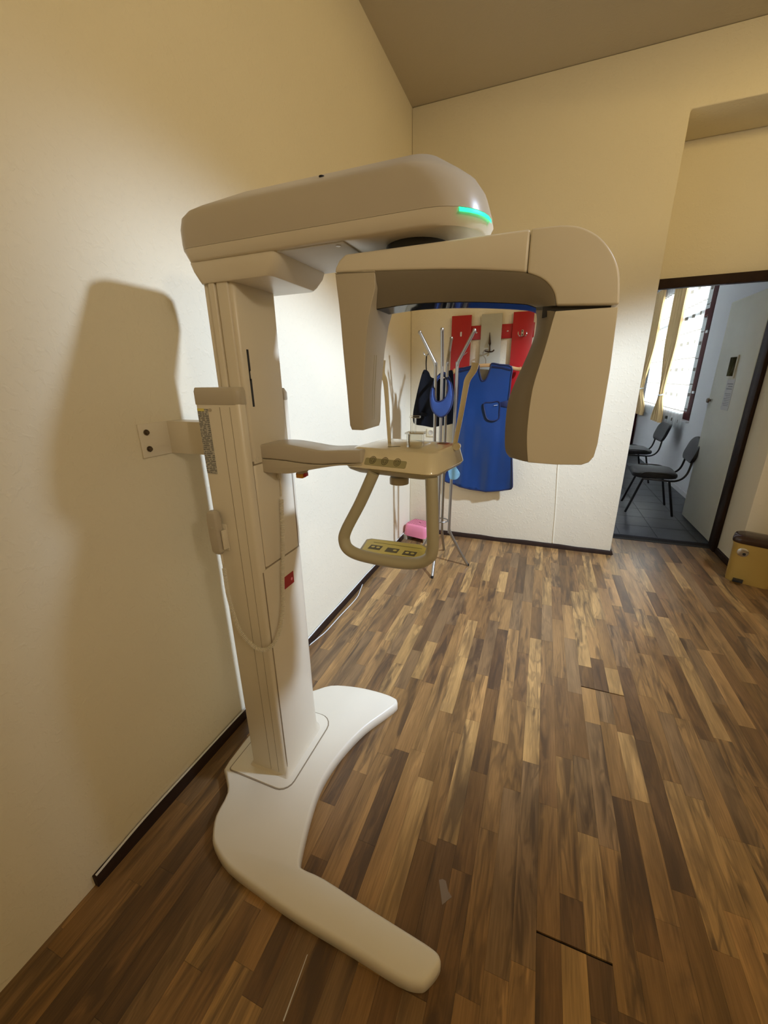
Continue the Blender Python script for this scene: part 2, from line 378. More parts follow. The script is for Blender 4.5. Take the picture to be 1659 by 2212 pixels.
for k in range(k0, k1):
    xa, xb = max(X0+k*SW, XL), min(X0+(k+1)*SW, XR)
    if xb-xa < .004: continue
    xm = (xa+xb)/2
    yend = YD if NX0 < xa and xb < NX1 else YB
    joint = next((j for ks, j in OPEN.items() if k in ks), None)
    cuts = [YR]; y = YR - rng.random()*.4
    while True:
        y += rng.choice((.34, .40, .46, .54, .62))*rng.uniform(.92, 1.08)
        if y > yend-.1: break
        if y > YR+.05: cuts.append(y)
    cuts.append(yend)
    if joint: cuts = [c for c in cuts if abs(c-joint) > .12] + [joint]; cuts.sort()
    for a, b in zip(cuts, cuts[1:]):
        g0 = .0033 if joint and abs(a-joint) < 1e-6 else .00025
        g1 = .0033 if joint and abs(b-joint) < 1e-6 else .00025
        t = rng.choice(tl); j = rng.uniform(.88, 1.12)
        strips.append((xa+.0002, xb-.0002, a+g0, b-g1, tuple(min(1, c*j*q) for c, q in zip(t, (1.07, 1.0, .85))), rng.random()))
def seen(s):
    n = 0; ar = 0
    for i in range(3):
        for jj in range(5):
            p = (s[0]+(s[1]-s[0])*i/2, s[2]+(s[3]-s[2])*jj/4, 0)
            u, v, d = proj(p)
            if d > .05 and 0 <= u <= IW and 0 <= v <= IH: n += 1; ar += 1/d**3
    return ar*(s[1]-s[0])*(s[3]-s[2]) if n else 0
strips.sort(key=seen, reverse=True)
for s in strips[:298]:
    o = bpy.data.objects.new('laminate_strip', unit); COL.objects.link(o); o.parent = floor
    o.location = (s[0], s[2], 0); o.scale = (s[1]-s[0], s[3]-s[2], .007); o.color = (*s[4], s[5])
bm = NB(); cl = bm.loops.layers.float_color.new('tone')
for s in strips[298:]:
    n = len(bm.faces); box(bm, s[0], s[1], s[2], s[3], -.007, 0); bm.faces.ensure_lookup_table()
    for f in bm.faces[n:]:
        for lp in f.loops: lp[cl] = (*s[4], s[5])
obj('laminate_strips', bm, 'strips', floor, kind='stuff')
def chip(bm):
    a, b = PZ(612, 2206), PZ(664, 2062); d = (b-a).normalized(); s = Vector((d.y, -d.x, 0))*.0016
    vs_ = [bm.verts.new(p) for p in (a-s, a+s, b+s*.5, b-s*.5)]
    t = [bm.verts.new(v.co+Vector((0, 0, .0006))) for v in vs_]
    bm.faces.new(t); [bm.faces.new((vs_[i], vs_[(i+1) % 4], t[(i+1) % 4], t[i])) for i in range(4)]
part('chipped_edge', 'metalw', floor, chip)

def scrap(bm):
    q = [PZ(x, y) for x, y in ((948, 1901), (956, 1899), (963, 1903), (968, 1925), (976, 1938), (966, 1946), (955, 1955), (952, 1930))]
    loft(bm, [[(p.x, p.y, z) for p in q] for z in (.0004, .0009)])
bm = NB(); scrap(bm); tag(obj('tape_scrap', bm, 'tapec'), 'small pale scrap of clear tape stuck on the floor beside the long base foot', 'tape')
# baseboards
def bb_profile(d, h): return [(0, 0), (d, 0), (d, h*.75), (d*.55, h), (0, h)]
def bb_left(bm):
    rnd = random.Random(3); rings = []
    for i in range(24):
        y = .425+(YB-.02-.425)*i/23; h = .046+rnd.uniform(-.004, .004); d = .016
        rings.append([(XL+a, y, z) for a, z in bb_profile(d, h)])
    loft(bm, rings)
bm = NB(); bb_left(bm); struct('baseboard_left', 'dark brown baseboard along the machine wall', bm, 'brown')
def bb_back(bm):
    rnd = random.Random(5); rings = []
    for i in range(14):
        x = XL+.017+(NX0+.012-XL-.017)*i/13; h = .040+rnd.uniform(-.004, .004)
        rings.append([(x, YB-a, z) for a, z in bb_profile(.016, h)])
    loft(bm, rings)
bm = NB(); bb_back(bm); struct('baseboard_back', 'dark brown baseboard under the coat rack', bm, 'brown')
bm = NB(); prism(bm, [(NX1, 0), (NX1-.014, 0), (NX1-.014, .04), (NX1, .05)], 'y', YB-.01, YD-.09); struct('baseboard_niche', 'dark brown baseboard beside the door', bm, 'brown')
bm = NB(); prism(bm, [(YB, 0), (YB-.014, 0), (YB-.014, .04), (YB, .05)], 'x', NX1, XR); struct('baseboard_right', 'dark brown baseboard behind the pedal bin', bm, 'brown')

# ------------------------------------------------------------------ door and the hall beyond
HX0, HX1, HY, HZ = .20, 1.86, 9.72, 3.2
bm = NB(); prism(bm, [(HX0-.12, 0), (.735, 0), (.735, 2.255), (1.64, 2.255), (1.64, 0), (HX1+.45, 0), (HX1+.45, HZ), (HX0-.12, HZ)], 'y', YD, YD+.13)
struct('wall_door', 'cream wall above the doorway at the back of the niche', bm, 'wall')
d1 = thing('door_1', 'open doorway with dark brown frame and grey-cream door leaf', None, (1.17, YD, 0), kind='structure')
def frame(bm):
    box(bm, NX0+.002, .742, YD-.012, YD+.14, 0, 2.25)
    box(bm, 1.60, 1.64, YD-.02, YD+.14, 0, 2.25)
    box(bm, NX0+.002, NX1-.001, YD-.022, YD-.001, 2.185, 2.255)
    box(bm, .742, 1.60, YD-.001, YD+.14, 2.20, 2.25)
part('door_frame', 'brown', d1, frame, bevel=.003)
part('architrave', 'brown', d1, lambda b: box(b, NX1-.030, NX1-.001, YD-.085, YD-.001, 0, 2.255), bevel=.004)
part('threshold', 'gap', d1, lambda b: box(b, .742, 1.60, YD-.004, YD+.03, -.005, .004))
LX = 1.600
lf = part('leaf', 'leaf', d1, lambda b: box(b, LX, LX+.042, YD+.145, 5.19, .012, 2.178), bevel=.012, seg=3)
sw = part('slot_window', 'leaf', lf, lambda b: box(b, LX-.010, LX, 4.69, 4.865, 1.485, 1.685), bevel=.003)
part('slot_pane', 'brass', lf, lambda b: [box(b, LX-.013, LX-.009, 4.712, 4.776, 1.503, 1.668), box(b, LX-.013, LX-.009, 4.782, 4.846, 1.503, 1.668)])
def hnd(bm):
    lathe(bm, [(.0, -.03), (.022, -.03), (.026, -.015), (.012, -.008), (.012, 0)], (LX, 5.135, 1.268), 14, 'x')
part('door_knob', 'bolt', lf, hnd)
nt_ = NB(); box(nt_, LX-.0025, LX-.0008, 4.655, 4.825, 1.20, 1.475)
npaper = tag(obj('paper_notice', nt_, 'paper'), 'white printed paper notice stuck on the open door leaf', 'notice')
def nlines(bm):
    for i in range(3): box(bm, LX-.0032, LX-.0026, 4.675, 4.80-(.03 if i == 1 else 0), 1.43-.022*i, 1.44-.022*i)
    for i in range(8): box(bm, LX-.0032, LX-.0026, 4.675, 4.805-.02*(i % 3), 1.345-.015*i, 1.351-.015*i)
part('printed_lines', 'print', npaper, nlines)
# hall shell
bm = NB(); box(bm, HX0-.12, HX0, YD+.13, HY, 0, HZ); struct('wall_hall_left', 'pale hall wall hidden by the pillar', bm, 'hallwall')
bm = NB(); box(bm, HX0-.12, HX1+.45, HY, HY+.12, 0, HZ); struct('wall_hall_end', 'pale wall at the far end of the hall', bm, 'hallwall')
bm = NB(); box(bm, HX0-.12, HX1+.45, YD+.13, HY+.12, HZ, HZ+.1); struct('ceiling_hall', 'white ceiling of the hall', bm, 'hallwall')
WY0, WY1, WZ0, WZ1 = 6.55, 9.25, .93, 2.85
bm = NB()
WT = .30
pts = [(YD+.13, 0), (HY, 0), (HY, HZ), (YD+.13, HZ)]
box(bm, HX1, HX1+WT, YD+.13, WY0, 0, HZ); box(bm, HX1, HX1+WT, WY1, HY, 0, HZ)
box(bm, HX1, HX1+WT, WY0, WY1, 0, WZ0); box(bm, HX1, HX1+WT, WY0, WY1, WZ1, HZ)
struct('wall_hall_window', 'white hall wall with the curtained window', bm, 'hallwall')
bm = NB(); box(bm, HX1-.012, HX1, YD+.14, HY-.05, 0, .06); struct('baseboard_hall', 'white skirting below the hall window', bm, 'hallwall')
bm = NB(); box(bm, HX0-.12, HX1+.45, YD+.13, HY+.12, -.06, -.006); hf = struct('floor_hall', 'dark slate tiled floor of the hall', bm, 'grout')
tm = bpy.data.meshes.new('tile'); bm = NB(); box(bm, 0, .326, 0, .326, -.005, 0); bm.to_mesh(tm); bm.free(); tm.materials.append(M['tile'])
for i in range(5):
    for j in range(16):
        x, y = HX0+.005+i*.33, YD+.135+j*.33
        o = bpy.data.objects.new('tile', tm); COL.objects.link(o); o.location = (x, y, 0); o.parent = hf
bm = NB(); box(bm, HX0+1.65, HX1, YD+.135, HY, -.005, 0); obj('tile_edge', bm, 'tile', hf)
# window
wi = thing('window_1', 'tall dark red framed hall window with daylight behind', None, (HX1, (WY0+WY1)/2, WZ0), kind='structure')
xw = HX1-.004
def wframe(bm):
    for a, b in ((WY0, WY0+.17), (WY1-.10, WY1), (7.85, 7.95)): box(bm, xw, xw+.07, a, b, WZ0, WZ1)
    for a, b in ((WZ0, WZ0+.09), (WZ1-.09, WZ1), (2.25, 2.32)): box(bm, xw, xw+.07, WY0+.17, WY1-.1, a, b)
part('window_frame', 'redwood', wi, wframe)
for a, b in ((WY0+.17, 7.85), (7.95, WY1-.1)):
    for c, d in ((WZ0+.09, 2.25), (2.32, WZ1-.09)):
        part('pane', 'glass', wi, lambda bm: box(bm, xw+.03, xw+.036, a, b, c, d))
part('window_sill', 'hallwall', wi, lambda b: box(b, HX1-.045, xw, WY0-.03, WY1+.03, WZ0-.03, WZ0-.005), bevel=.004)
part('catch', 'hallwall', wi, lambda b: [box(b, xw-.012, xw, WY0+.02, WY0+.09, z, z+.03) for z in (1.28, 2.02)])
d2 = NB(); box(d2, 1.00, HX1-.02, HY-.05, HY, 0, 2.15); box(d2, 1.08, 1.78, HY-.062, HY-.05, .2, .95); box(d2, 1.08, 1.78, HY-.062, HY-.05, 1.1, 2.0)
struct('door_2', 'dark red panelled door at the far end of the hall', d2, 'redwood', .004)
# curtains
def curtain(y0, y1, z0, z1, x, folds, amp, ny=60, nz=10, tie=None):
    bm = NB(); rows = []
    for i in range(nz+1):
        z = z1+(z0-z1)*i/nz; row = []
        for j in range(ny+1):
            t = j/ny; yy = y0+(y1-y0)*t
            if tie:
                zt, wt, yt = tie; s = max(0, 1-abs(z-zt)/(.85 if z > zt else .4)); s = s*s*(3-2*s)
                wid = (y1-y0)*(1-s)+wt*s; c = (y0+y1)/2*(1-s)+yt*s; yy = c+(t-.5)*wid
            row.append(bm.verts.new((x+amp*math.sin(2*math.pi*folds*t+.4*math.sin(z*2)), yy, z)))
        rows.append(row)
    for a, b in zip(rows, rows[1:]):
        for j in range(ny): bm.faces.new((a[j], a[j+1], b[j+1], b[j]))
    return bm
def sheer_panel(y0, y1, z0, label, folds):
    o = obj('sheer_curtain', curtain(y0, y1, z0, 2.93, HX1-.05, folds, .014, 90), M['sheer'], smooth=80)
    return tag(o, label, 'curtain', 'sheer curtain panels')
sheer_panel(6.70, 7.82, .80, 'patterned white sheer curtain panel nearer the doorway', 7)
sheer_panel(7.90, 9.15, .86, 'patterned white sheer curtain panel between the two beige drapes', 8)
def drape(y0, y1, tie, z0, label):
    t = thing('drape', label, 'drape', (HX1-.10, (y0+y1)/2, z0), 0, 'tied beige drapes')
    obj('cloth', curtain(y0, y1, z0, 2.93, HX1-.10, 4, .028, 40, 28, tie), 'drape', t, smooth=80)
    bm = NB(); zt, wt, yt = tie
    tube(bm, [(HX1-.10+.036*math.cos(a), yt+(wt*.56)*math.sin(a), zt+.01*math.cos(a)) for a in [2*math.pi*i/16 for i in range(16)]], .012, 6, closed=True)
    obj('tieback', bm, 'paper', t)
    return t
drape(7.50, 8.10, (1.22, .10, 7.80), .80, 'beige drape tied back in the middle of the hall window')
drape(8.85, 9.45, (1.28, .10, 9.32), .80, 'beige drape tied back at the far side of the hall window')
part_rail = NB(); tube(part_rail, [(HX1-.075, 6.4, 2.955), (HX1-.075, 9.6, 2.955)], .012, 8)
for y in (6.5, 8.0, 9.5): box(part_rail, HX1-.085, HX1, y-.01, y+.01, 2.945, 2.965)
tag(obj('curtain_rail', part_rail, 'metalw'), 'white curtain rail above the hall window', 'curtain rail')

# visitor chairs (local: front towards -x)
def chair(label, loc, rot):
    t = thing('visitor_chair', label, 'chair', loc, rot, 'black visitor chairs in the hall')
    bm = NB(); rings = []
    for z, d in ((.415, .03), (.425, .008), (.445, 0), (.468, .004), (.482, .03)):
        rings.append([(x+.0, y, z+(.012*(1-(x/.22)**2) if z > .46 else 0)) for x, y in rrect(-.23+d, .21-d, -.23+d, .23-d, .07, 5)])
    loft(bm, rings); obj('seat', bm, 'seat', t, local=True)
    bm = NB(); rings = []
    for k, d in ((-.024, .02), (-.016, .004), (0, 0), (.016, .004), (.024, .02)):
        ring = []
        for y, z in rrect(-.225+d, .225-d, .60+d, .86-d, .085, 5):
            ring.append((.285+(z-.60)*.30+k+.03*(1-(y/.23)**2), y, z))
        rings.append(ring)
    loft(bm, rings); obj('backrest', bm, 'seat', t, local=True)
    for s in (-1, 1):
        for a, b in (((-.12, .405), (-.235, 0)), ((.13, .405), (.225, 0))):
            bm = NB(); tube(bm, [(a[0], s*.215, a[1]), (b[0], s*.235, b[1])], .0125, 8); obj('leg', bm, 'tubeb', t, local=True)
        bm = NB(); tube(bm, spline([(-.13, s*.215, .408), (.05, s*.222, .403), (.20, s*.20, .405), (.285, s*.17, .48), (.315, s*.15, .66)], 6), .011, 8); obj('back_upright', bm, 'tubeb', t, local=True)
        bm = NB(); tube(bm, spline([(-.15, s*.236, .45), (-.10, s*.246, .487), (.08, s*.246, .487), (.17, s*.236, .455)], 5), .008, 6); obj('seat_rail', bm, 'tubeb', t, local=True)
    return t
chair('black padded visitor chair beside the open door leaf, nearer one', (1.285, 5.36, 0), R(-4))
chair('black padded visitor chair farther back, below the beige drape', (1.345, 6.95, 0), R(3))

# ------------------------------------------------------------------ panoramic x-ray machine
MC = Vector((-.86, 1.05, 0))
X = thing('panoramic_xray_machine', 'large cream dental panoramic x-ray machine with overhead head and C-arm by the left wall', 'x-ray machine', MC)
# base
topo = [(858,1511),(856,1521),(830,1541),(790,1570),(750,1610),(715,1655),(690,1700),(670,1760),(655,1820),(648,1860),(655,1874),(700,1895),(800,1960),(880,2010),(930,2042),(950,2062),(950,2086),(925,2118),(905,2126),(860,2112),(760,2050),(640,1978),(560,1922),(490,1868),(462,1825),(458,1800),(465,1760),(490,1710),(487,1672)]
ol = [(PZ(x, y, .047).x, PZ(x, y, .047).y) for x, y in topo] + [(-1.06, .90), (-1.06, 1.22), (-1.01, 1.30), (-.94, 1.355), (-.866, 1.424), (-.763, 1.455), (-.665, 1.467), (-.575, 1.466), (-.532, 1.458)]
ol = [(p.x, p.y) for p in spline([(a, b, 0) for a, b in ol], 3, closed=True)]
def smooth2(pl, d):
    out = []; n = len(pl)
    for i in range(n):
        a, b, c = Vector(pl[i-2]), Vector(pl[i]), Vector(pl[(i+2) % n]); t = (c-a).normalized(); nn = Vector((-t.y, t.x))
        out.append((b.x+nn.x*d, b.y+nn.y*d))
    return out
area = sum(a[0]*b[1]-b[0]*a[1] for a, b in zip(ol, ol[1:]+ol[:1]))
sg = 1 if area > 0 else -1
def basef(bm):
    rings = []
    for z, d in ((0, .005), (.005, 0), (.032, .0), (.041, .002), (.046, .006), (.0485, .011)):
        rings.append([(x, y, z) for x, y in smooth2(ol, sg*d)])
    loft(bm, rings)
base = part('base', 'white', X, basef, smooth=50)
part('base_cap', 'white', base, lambda b: prism(b, rrect(-1.025, -.755, .868, 1.235, (.01, .05, .06, .02), 5), 'z', .047, .054), bevel=.003)
part('base_cap_seam', 'groove', base, lambda b: prism(b, rrect(-1.029, -.751, .864, 1.239, (.012, .052, .062, .022), 5), 'z', .047, .0505))
# column
def colring(x0, x1, y0, y1, r, z): return [(a, b, z) for a, b in rrect(x0, x1, y0, y1, r, 5)]
rr = (.012, .010, .045, .012)
def lowcol(bm):
    rings = []
    for z, e in ((.050, .022), (.058, .012), (.075, .006), (.11, .003), (.17, .001), (.25, 0), (.945, 0)):
        rings.append(colring(-.945-e*.9, -.787+e*.5, .926-e, 1.176+e, rr, z))
    loft(bm, rings)
low = part('column_lower', 'cream', X, lowcol)
part('front_panel', 'cream', X, lambda b: prism(b, rrect(-.89, -.7855, .944, 1.146, (.004, .012, .02, .004), 5), 'z', .952, 1.288), bevel=.002)
up = part('column_upper', 'cream', X, lambda b: prism(b, rrect(-.885, -.786, .949, 1.138, (.006, .012, .02, .006), 5), 'z', 1.292, 1.815), bevel=.002)
part('side_rib', 'cream', up, lambda b: prism(b, rrect(-.862, -.842, .941, .952, .003, 3), 'z', 1.292, 1.81))
part('side_rib', 'cream', up, lambda b: prism(b, rrect(-.836, -.800, .943, .952, .003, 3), 'z', 1.292, 1.81))
part('level_slot', 'black', up, lambda b: [box(b, -.7865, -.7850, .9715, .9795, 1.458, 1.535), box(b, -.7865, -.7850, .9715, .976, 1.53, 1.56), box(b, -.7865, -.7850, .9715, .9795, 1.555, 1.613)])
part('slot_pointer', 'cream', up, lambda b: box(b, -.787, -.7845, .977, .983, 1.535, 1.557), bevel=.001)
sn = part('side_rail_cover', 'cream', X, lambda b: prism(b, rrect(-.945, -.7885, .916, .944, (.006, .014, .002, .002), 5), 'z', .056, 1.468), bevel=.001)
part('rail_cap', 'taupe', sn, lambda b: loft(b, [colring(-.947, -.787, .9145, .948, (.006, .02, .002, .002), 1.466), colring(-.947, -.787, .9145, .948, (.006, .02, .002, .002), 1.503), colring(-.945, -.792, .918, .948, (.006, .02, .002, .002), 1.514)]), bevel=.003)
part('cover_seam', 'groove', sn, lambda b: [box(b, -.858, -.857, .9153, .917, .07, 1.46), box(b, -.822, -.8213, .9153, .917, .07, 1.46)])
lab = part('specification_label', 'label', sn, lambda b: box(b, -.941, -.902, .9148, .9162, 1.262, 1.455), bevel=0)
part('warning_strip', 'yellow', sn, lambda b: box(b, -.940, -.915, .9145, .9148, 1.448, 1.456))
part('cover_screw', 'taupe', sn, lambda b: lathe(b, [(.005, 0), (.005, -.002), (.002, -.0025)], (-.893, .916, 1.452), 10, 'y'))
sf = part('side_rail_cover', 'cream', X, lambda b: prism(b, rrect(-.945, -.80, 1.150, 1.178, (.002, .002, .014, .006), 5), 'z', .947, 1.47), bevel=.001)
part('rail_cap', 'taupe', sf, lambda b: loft(b, [colring(-.947, -.798, 1.148, 1.180, (.002, .002, .02, .006), 1.468), colring(-.947, -.798, 1.148, 1.180, (.002, .002, .02, .006), 1.492), colring(-.945, -.804, 1.148, 1.174, (.002, .002, .02, .006), 1.506)]), bevel=.003)
part('column_core', 'groove', X, lambda b: [box(b, -.88, -.790, .946, 1.145, .94, 1.30), box(b, -.93, -.88, .95, 1.15, .94, 1.46)])
part('corner_seam', 'groove', low, lambda b: tube(b, [(-.7872, .9285, .06), (-.7872, .9285, .94)], .0016, 6))
part('red_sticker', 'redst', low, lambda b: [box(b, -.7872, -.7862, 1.022, 1.088, .826, .872)])
part('sticker_mark', 'pink', low, lambda b: lathe(b, [(.006, 0), (.006, .0004), (.003, .0005)], (-.7863, 1.075, .846), 10, 'x'))
part('port_cover', 'cream', X, lambda b: lathe(b, [(.006, 0), (.006, .002), (.003, .003)], (-.786, .962, 1.305), 10, 'x'))
# collar below the head
def collar(bm):
    rings = []
    for z, x0, x1, y0, y1 in ((1.776, -.888, -.660, .938, 1.158), (1.784, -.892, -.650, .935, 1.162), (1.806, -.903, -.632, .930, 1.168), (1.8250, -.909, -.626, .928, 1.172)):
        rings.append(colring(x0, x1, y0, y1, .02, z))
    loft(bm, rings)
part('head_collar', 'cream', X, collar, bevel=.001)
# head
HR = (.045, .115, .115, .045)
def hring(x0, x1, y0, y1, z, k=1):
    kb, kf = k if isinstance(k, tuple) else (k, k)
    return [(a, b, z) for a, b in rrect(x0, x1, y0, y1, (HR[0]*kb, HR[1]*kf, HR[2]*kf, HR[3]*kb), 8)]
head = part('head_cover', 'cover', X, lambda b: loft(b, [hring(-.926, -.145, .915, 1.185, 1.8535), hring(-.928, -.148, .915, 1.185, 1.866), hring(-.930, -.160, .918, 1.182, 1.900), hring(-.928, -.178, .922, 1.178, 1.924, (1.1, 1)), hring(-.916, -.196, .9265, 1.1735, 1.937, (1.3, 1)), hring(-.897, -.206, .933, 1.167, 1.9445, (1.6, .97)), hring(-.872, -.214, .942, 1.158, 1.951, (1.8, .94)), hring(-.80, -.255, .985, 1.115, 1.976, (1.3, .5)), hring(-.735, -.315, 1.025, 1.075, 1.994, (.5, .2)), hring(-.69, -.37, 1.04, 1.06, 1.999, (.15, .07))]), smooth=24)
part('cover_hole', 'gap', head, lambda b: lathe(b, [(.004, -.003), (.0065, 0), (.006, .0014), (.002, .0018)], (-.512, .956, 1.9592), 12, 'z'))
band = part('head_band', 'cream', X, lambda b: loft(b, [hring(-.912, -.160, .926, 1.174, 1.8245, .9), hring(-.916, -.154, .921, 1.179, 1.829), hring(-.922, -.148, .916, 1.184, 1.846), hring(-.925, -.145, .914, 1.186, 1.8525)]), smooth=50)
part('head_underside', 'paper', band, lambda b: box(b, -.66, -.455, .935, 1.165, 1.8215, 1.8255), bevel=.001)
for x, y in ((-.645, .95), (-.475, .95), (-.645, 1.15), (-.475, 1.15)):
    part('underside_screw', 'taupe', band, lambda b: lathe(b, [(.006, 0), (.006, -.0015), (.002, -.002)], (x, y, 1.8215), 10))
def led(bm):
    ring = hring(-.926, -.1442, .913, 1.187, 1.852)
    pts = [p for p in ring if p[0] > -.205 and p[1] < 1.06]
    loft(bm, [[(x, y, z) for x, y, z in pts], [(x+.001, y-.0008, z-.004) for x, y, z in pts], [(x+.001, y-.0008, z-.008) for x, y, z in pts]], closed=False)
    bmesh.ops.solidify(bm, geom=bm.faces[:], thickness=.002)
part('status_light', 'green', band, led)
part('bearing', 'black', X, lambda b: lathe(b, [(.072, -.026), (.075, -.012), (.075, 0)], (-.315, 1.05, 1.8255), 28))
# C-arm
AY0, AY1 = .95, 1.24
seam = [(-.489, 1.767), (-.40, 1.762), (-.287, 1.754), (-.186, 1.745), (-.10, 1.734), (-.055, 1.726), (-.023, 1.711), (-.003, 1.689), (.005, 1.664)]
seam2 = [(.005, 1.6535), (.002, 1.639), (-.009, 1.578), (-.024, 1.504), (-.027, 1.426), (-.024, 1.38), (-.018, 1.3435)]
def sp2(p, n=4): return [(q.x, q.y) for q in spline([(a, b, 0) for a, b in p], n)]
def split_at(p, x, right):
    return [q for q in p if (q[0] >= x if right else q[0] <= x)]
s1 = sp2(seam); XS = -.0565
zs = 1.7263
shellL = [q for q in s1 if q[0] < XS] + [(XS, zs), (XS, 1.803), (-.459, 1.803), (-.476, 1.792), (-.486, 1.778)]
arcp = [(-.004, 1.802), (.029, 1.796), (.063, 1.778), (.089, 1.751), (.107, 1.719), (.114, 1.687), (.117, 1.6575)]
shellR = [(XS+.0008, zs)] + [q for q in s1 if q[0] > XS+.002 or q[1] < 1.72] + list(reversed(sp2(arcp, 4))) + [(XS+.0008, 1.803)]
def shell(bm, pts, grow=0):
    n = len(pts); rings = []
    ar = sum(a[0]*b[1]-b[0]*a[1] for a, b in zip(pts, pts[1:]+pts[:1])); s = 1 if ar > 0 else -1
    prism(bm, pts, 'y', AY0, AY1)
part('arm_cover', 'cream', X, shell, shellL, bevel=.006, seg=3)
elbow = part('arm_elbow', 'cream', X, shell, shellR, bevel=.012, seg=4)
tubep = sp2(seam2) + [(.04, 1.342), (.092, 1.3445), (.106, 1.351), (.114, 1.364), (.1175, 1.391), (.118, 1.45), (.119, 1.54), (.117, 1.62), (.1165, 1.6535)]
tubeo = part('tube_head', 'cream', X, shell, tubep, bevel=.010, seg=4)
part('tube_joint', 'gap', X, lambda b: box(b, -.02, .105, AY0+.012, AY1-.012, 1.645, 1.665))
part('arm_joint', 'gap', X, lambda b: box(b, -.07, -.045, AY0+.01, AY1-.01, 1.735, 1.795))
# taupe inner cover: chamfer from the seam in to the inner contour
IY0, IY1 = .987, 1.078
inner_b = [(-.40, 1.690), (-.34, 1.694), (-.298, 1.695), (-.235, 1.693), (-.171, 1.689), (-.11, 1.683), (-.07, 1.678), (-.05, 1.6745), (-.034, 1.668)]
seam_b = [(-.489, 1.767), (-.40, 1.762), (-.287, 1.754), (-.186, 1.745), (-.10, 1.734), (-.055, 1.726), (-.023, 1.711), (-.003, 1.689), (.004, 1.664)]
def inner(bm, sa, ia, n=5):
    a = sp2(sa, n); b = sp2(ia, n)
    rings = [[(x, AY0+.0015, z) for x, z in a], [(.75*x+.25*u, AY0+.006, .75*z+.25*v) for (x, z), (u, v) in zip(a, b)],
             [(.12*x+.88*u, IY0-.006, .12*z+.88*v) for (x, z), (u, v) in zip(a, b)], [(x, IY0, z) for x, z in b],
             [(x, IY1, z) for x, z in b], [(.12*x+.88*u, IY1+.006, .12*z+.88*v) for (x, z), (u, v) in zip(a, b)], [(x, AY1-.0015, z) for x, z in a]]
    loft(bm, rings, closed=False)
    bmesh.ops.solidify(bm, geom=bm.faces[:], thickness=-.002)
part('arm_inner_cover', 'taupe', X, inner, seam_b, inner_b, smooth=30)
inner_t = [(-.034, 1.6625), (-.030, 1.637), (-.036, 1.594), (-.069, 1.501), (-.077, 1.452), (-.074, 1.371), (-.062, 1.347)]
seam_t = [(.004, 1.6535), (.002, 1.639), (-.009, 1.578), (-.024, 1.504), (-.027, 1.426), (-.024, 1.38), (-.018, 1.3445)]
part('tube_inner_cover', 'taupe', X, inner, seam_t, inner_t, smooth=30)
def tfoot(bm):
    prism(bm, [(-.062, 1.3475), (-.018, 1.3435), (-.018, 1.352), (-.066, 1.354)], 'y', IY0, IY1)
    prism(bm, [(-.03, 1.345), (-.012, 1.3433), (-.012, 1.352), (-.03, 1.352)], 'y', AY0+.012, AY1-.012)
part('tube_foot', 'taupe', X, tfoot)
def us(bm):
    a = sp2(inner_b, 5); rings = [[(x, y, z-.0012) for x, z in a] for y in (IY0+.002, IY1-.002)]
    loft(bm, rings, closed=False); bmesh.ops.solidify(bm, geom=bm.faces[:], thickness=.0012)
part('arm_underside', 'mirror', X, us)
def sensor(bm):
    rings = []
    for z, x0, x1, y0, y1 in ((1.410, -.462, -.434, .962, 1.068), (1.403, -.464, -.431, .958, 1.072), (1.415, -.4675, -.428, .955, 1.075)):
        rings.append([(a, b, z) for a, b in rrect(x0, x1, y0, y1, .0025, 4)])
    rings = rings[1:]
    for z, x0, x1, y0, y1 in ((1.50, -.4715, -.425, .954, 1.078), (1.60, -.477, -.416, .953, 1.085), (1.664, -.4800, -.406, .953, 1.092), (1.70, -.482, -.396, .952, 1.10), (1.73, -.485, -.386, .952, 1.11), (1.764, -.488, -.386, .952, 1.113)):
        rings.append([(a, b, z) for a, b in rrect(x0, x1, y0, y1, .0025, 4)])
    loft(bm, rings)
sens = part('sensor_head', 'taupe', X, sensor, smooth=35)
for y_ in (1.012, 1.026):
    part('sensor_slit', 'olive', sens, lambda b: prism(b, [(-.4276, 1.425), (-.4243, 1.50), (-.4166, 1.588), (-.425, 1.588), (-.435, 1.425)], 'y', y_, y_+.004))
# support arm to the chin tray
def sarm(bm, lo):
    top = [(-.81, 1.343), (-.755, 1.3495), (-.70, 1.350), (-.64, 1.344), (-.58, 1.338), (-.52, 1.341), (-.45, 1.344)]
    mid = [(-.81, 1.301), (-.755, 1.302), (-.70, 1.300), (-.64, 1.296), (-.58, 1.296), (-.52, 1.302), (-.45, 1.306)]
    bot = [(-.808, 1.275), (-.785, 1.262), (-.70, 1.262), (-.64, 1.274), (-.58, 1.287), (-.52, 1.298), (-.45, 1.303)]
    a, b = (mid, bot) if lo else (top, [(x, z+.001) for x, z in mid])
    prism(bm, sp2(a, 5)+list(reversed(sp2(b, 5))), 'y', .985, 1.085)
arm = part('support_arm', 'cover', X, sarm, 0, bevel=.006, seg=3)
part('arm_lower_shell', 'taupe', arm, sarm, 1, bevel=.004, seg=3)
kn = part('arm_knob', 'taupe', arm, lambda b: lathe(b, [(.020, .012), (.020, 0), (.015, -.006)], (-.676, 1.03, 1.262), 18))
part('knob_grip', 'orange', kn, lambda b: [box(b, -.692, -.667, 1.018, 1.042, 1.241, 1.258)], bevel=.003)
part('knob_notch', 'redst', kn, lambda b: box(b, -.666, -.659, 1.02, 1.04, 1.246, 1.258), bevel=.002)
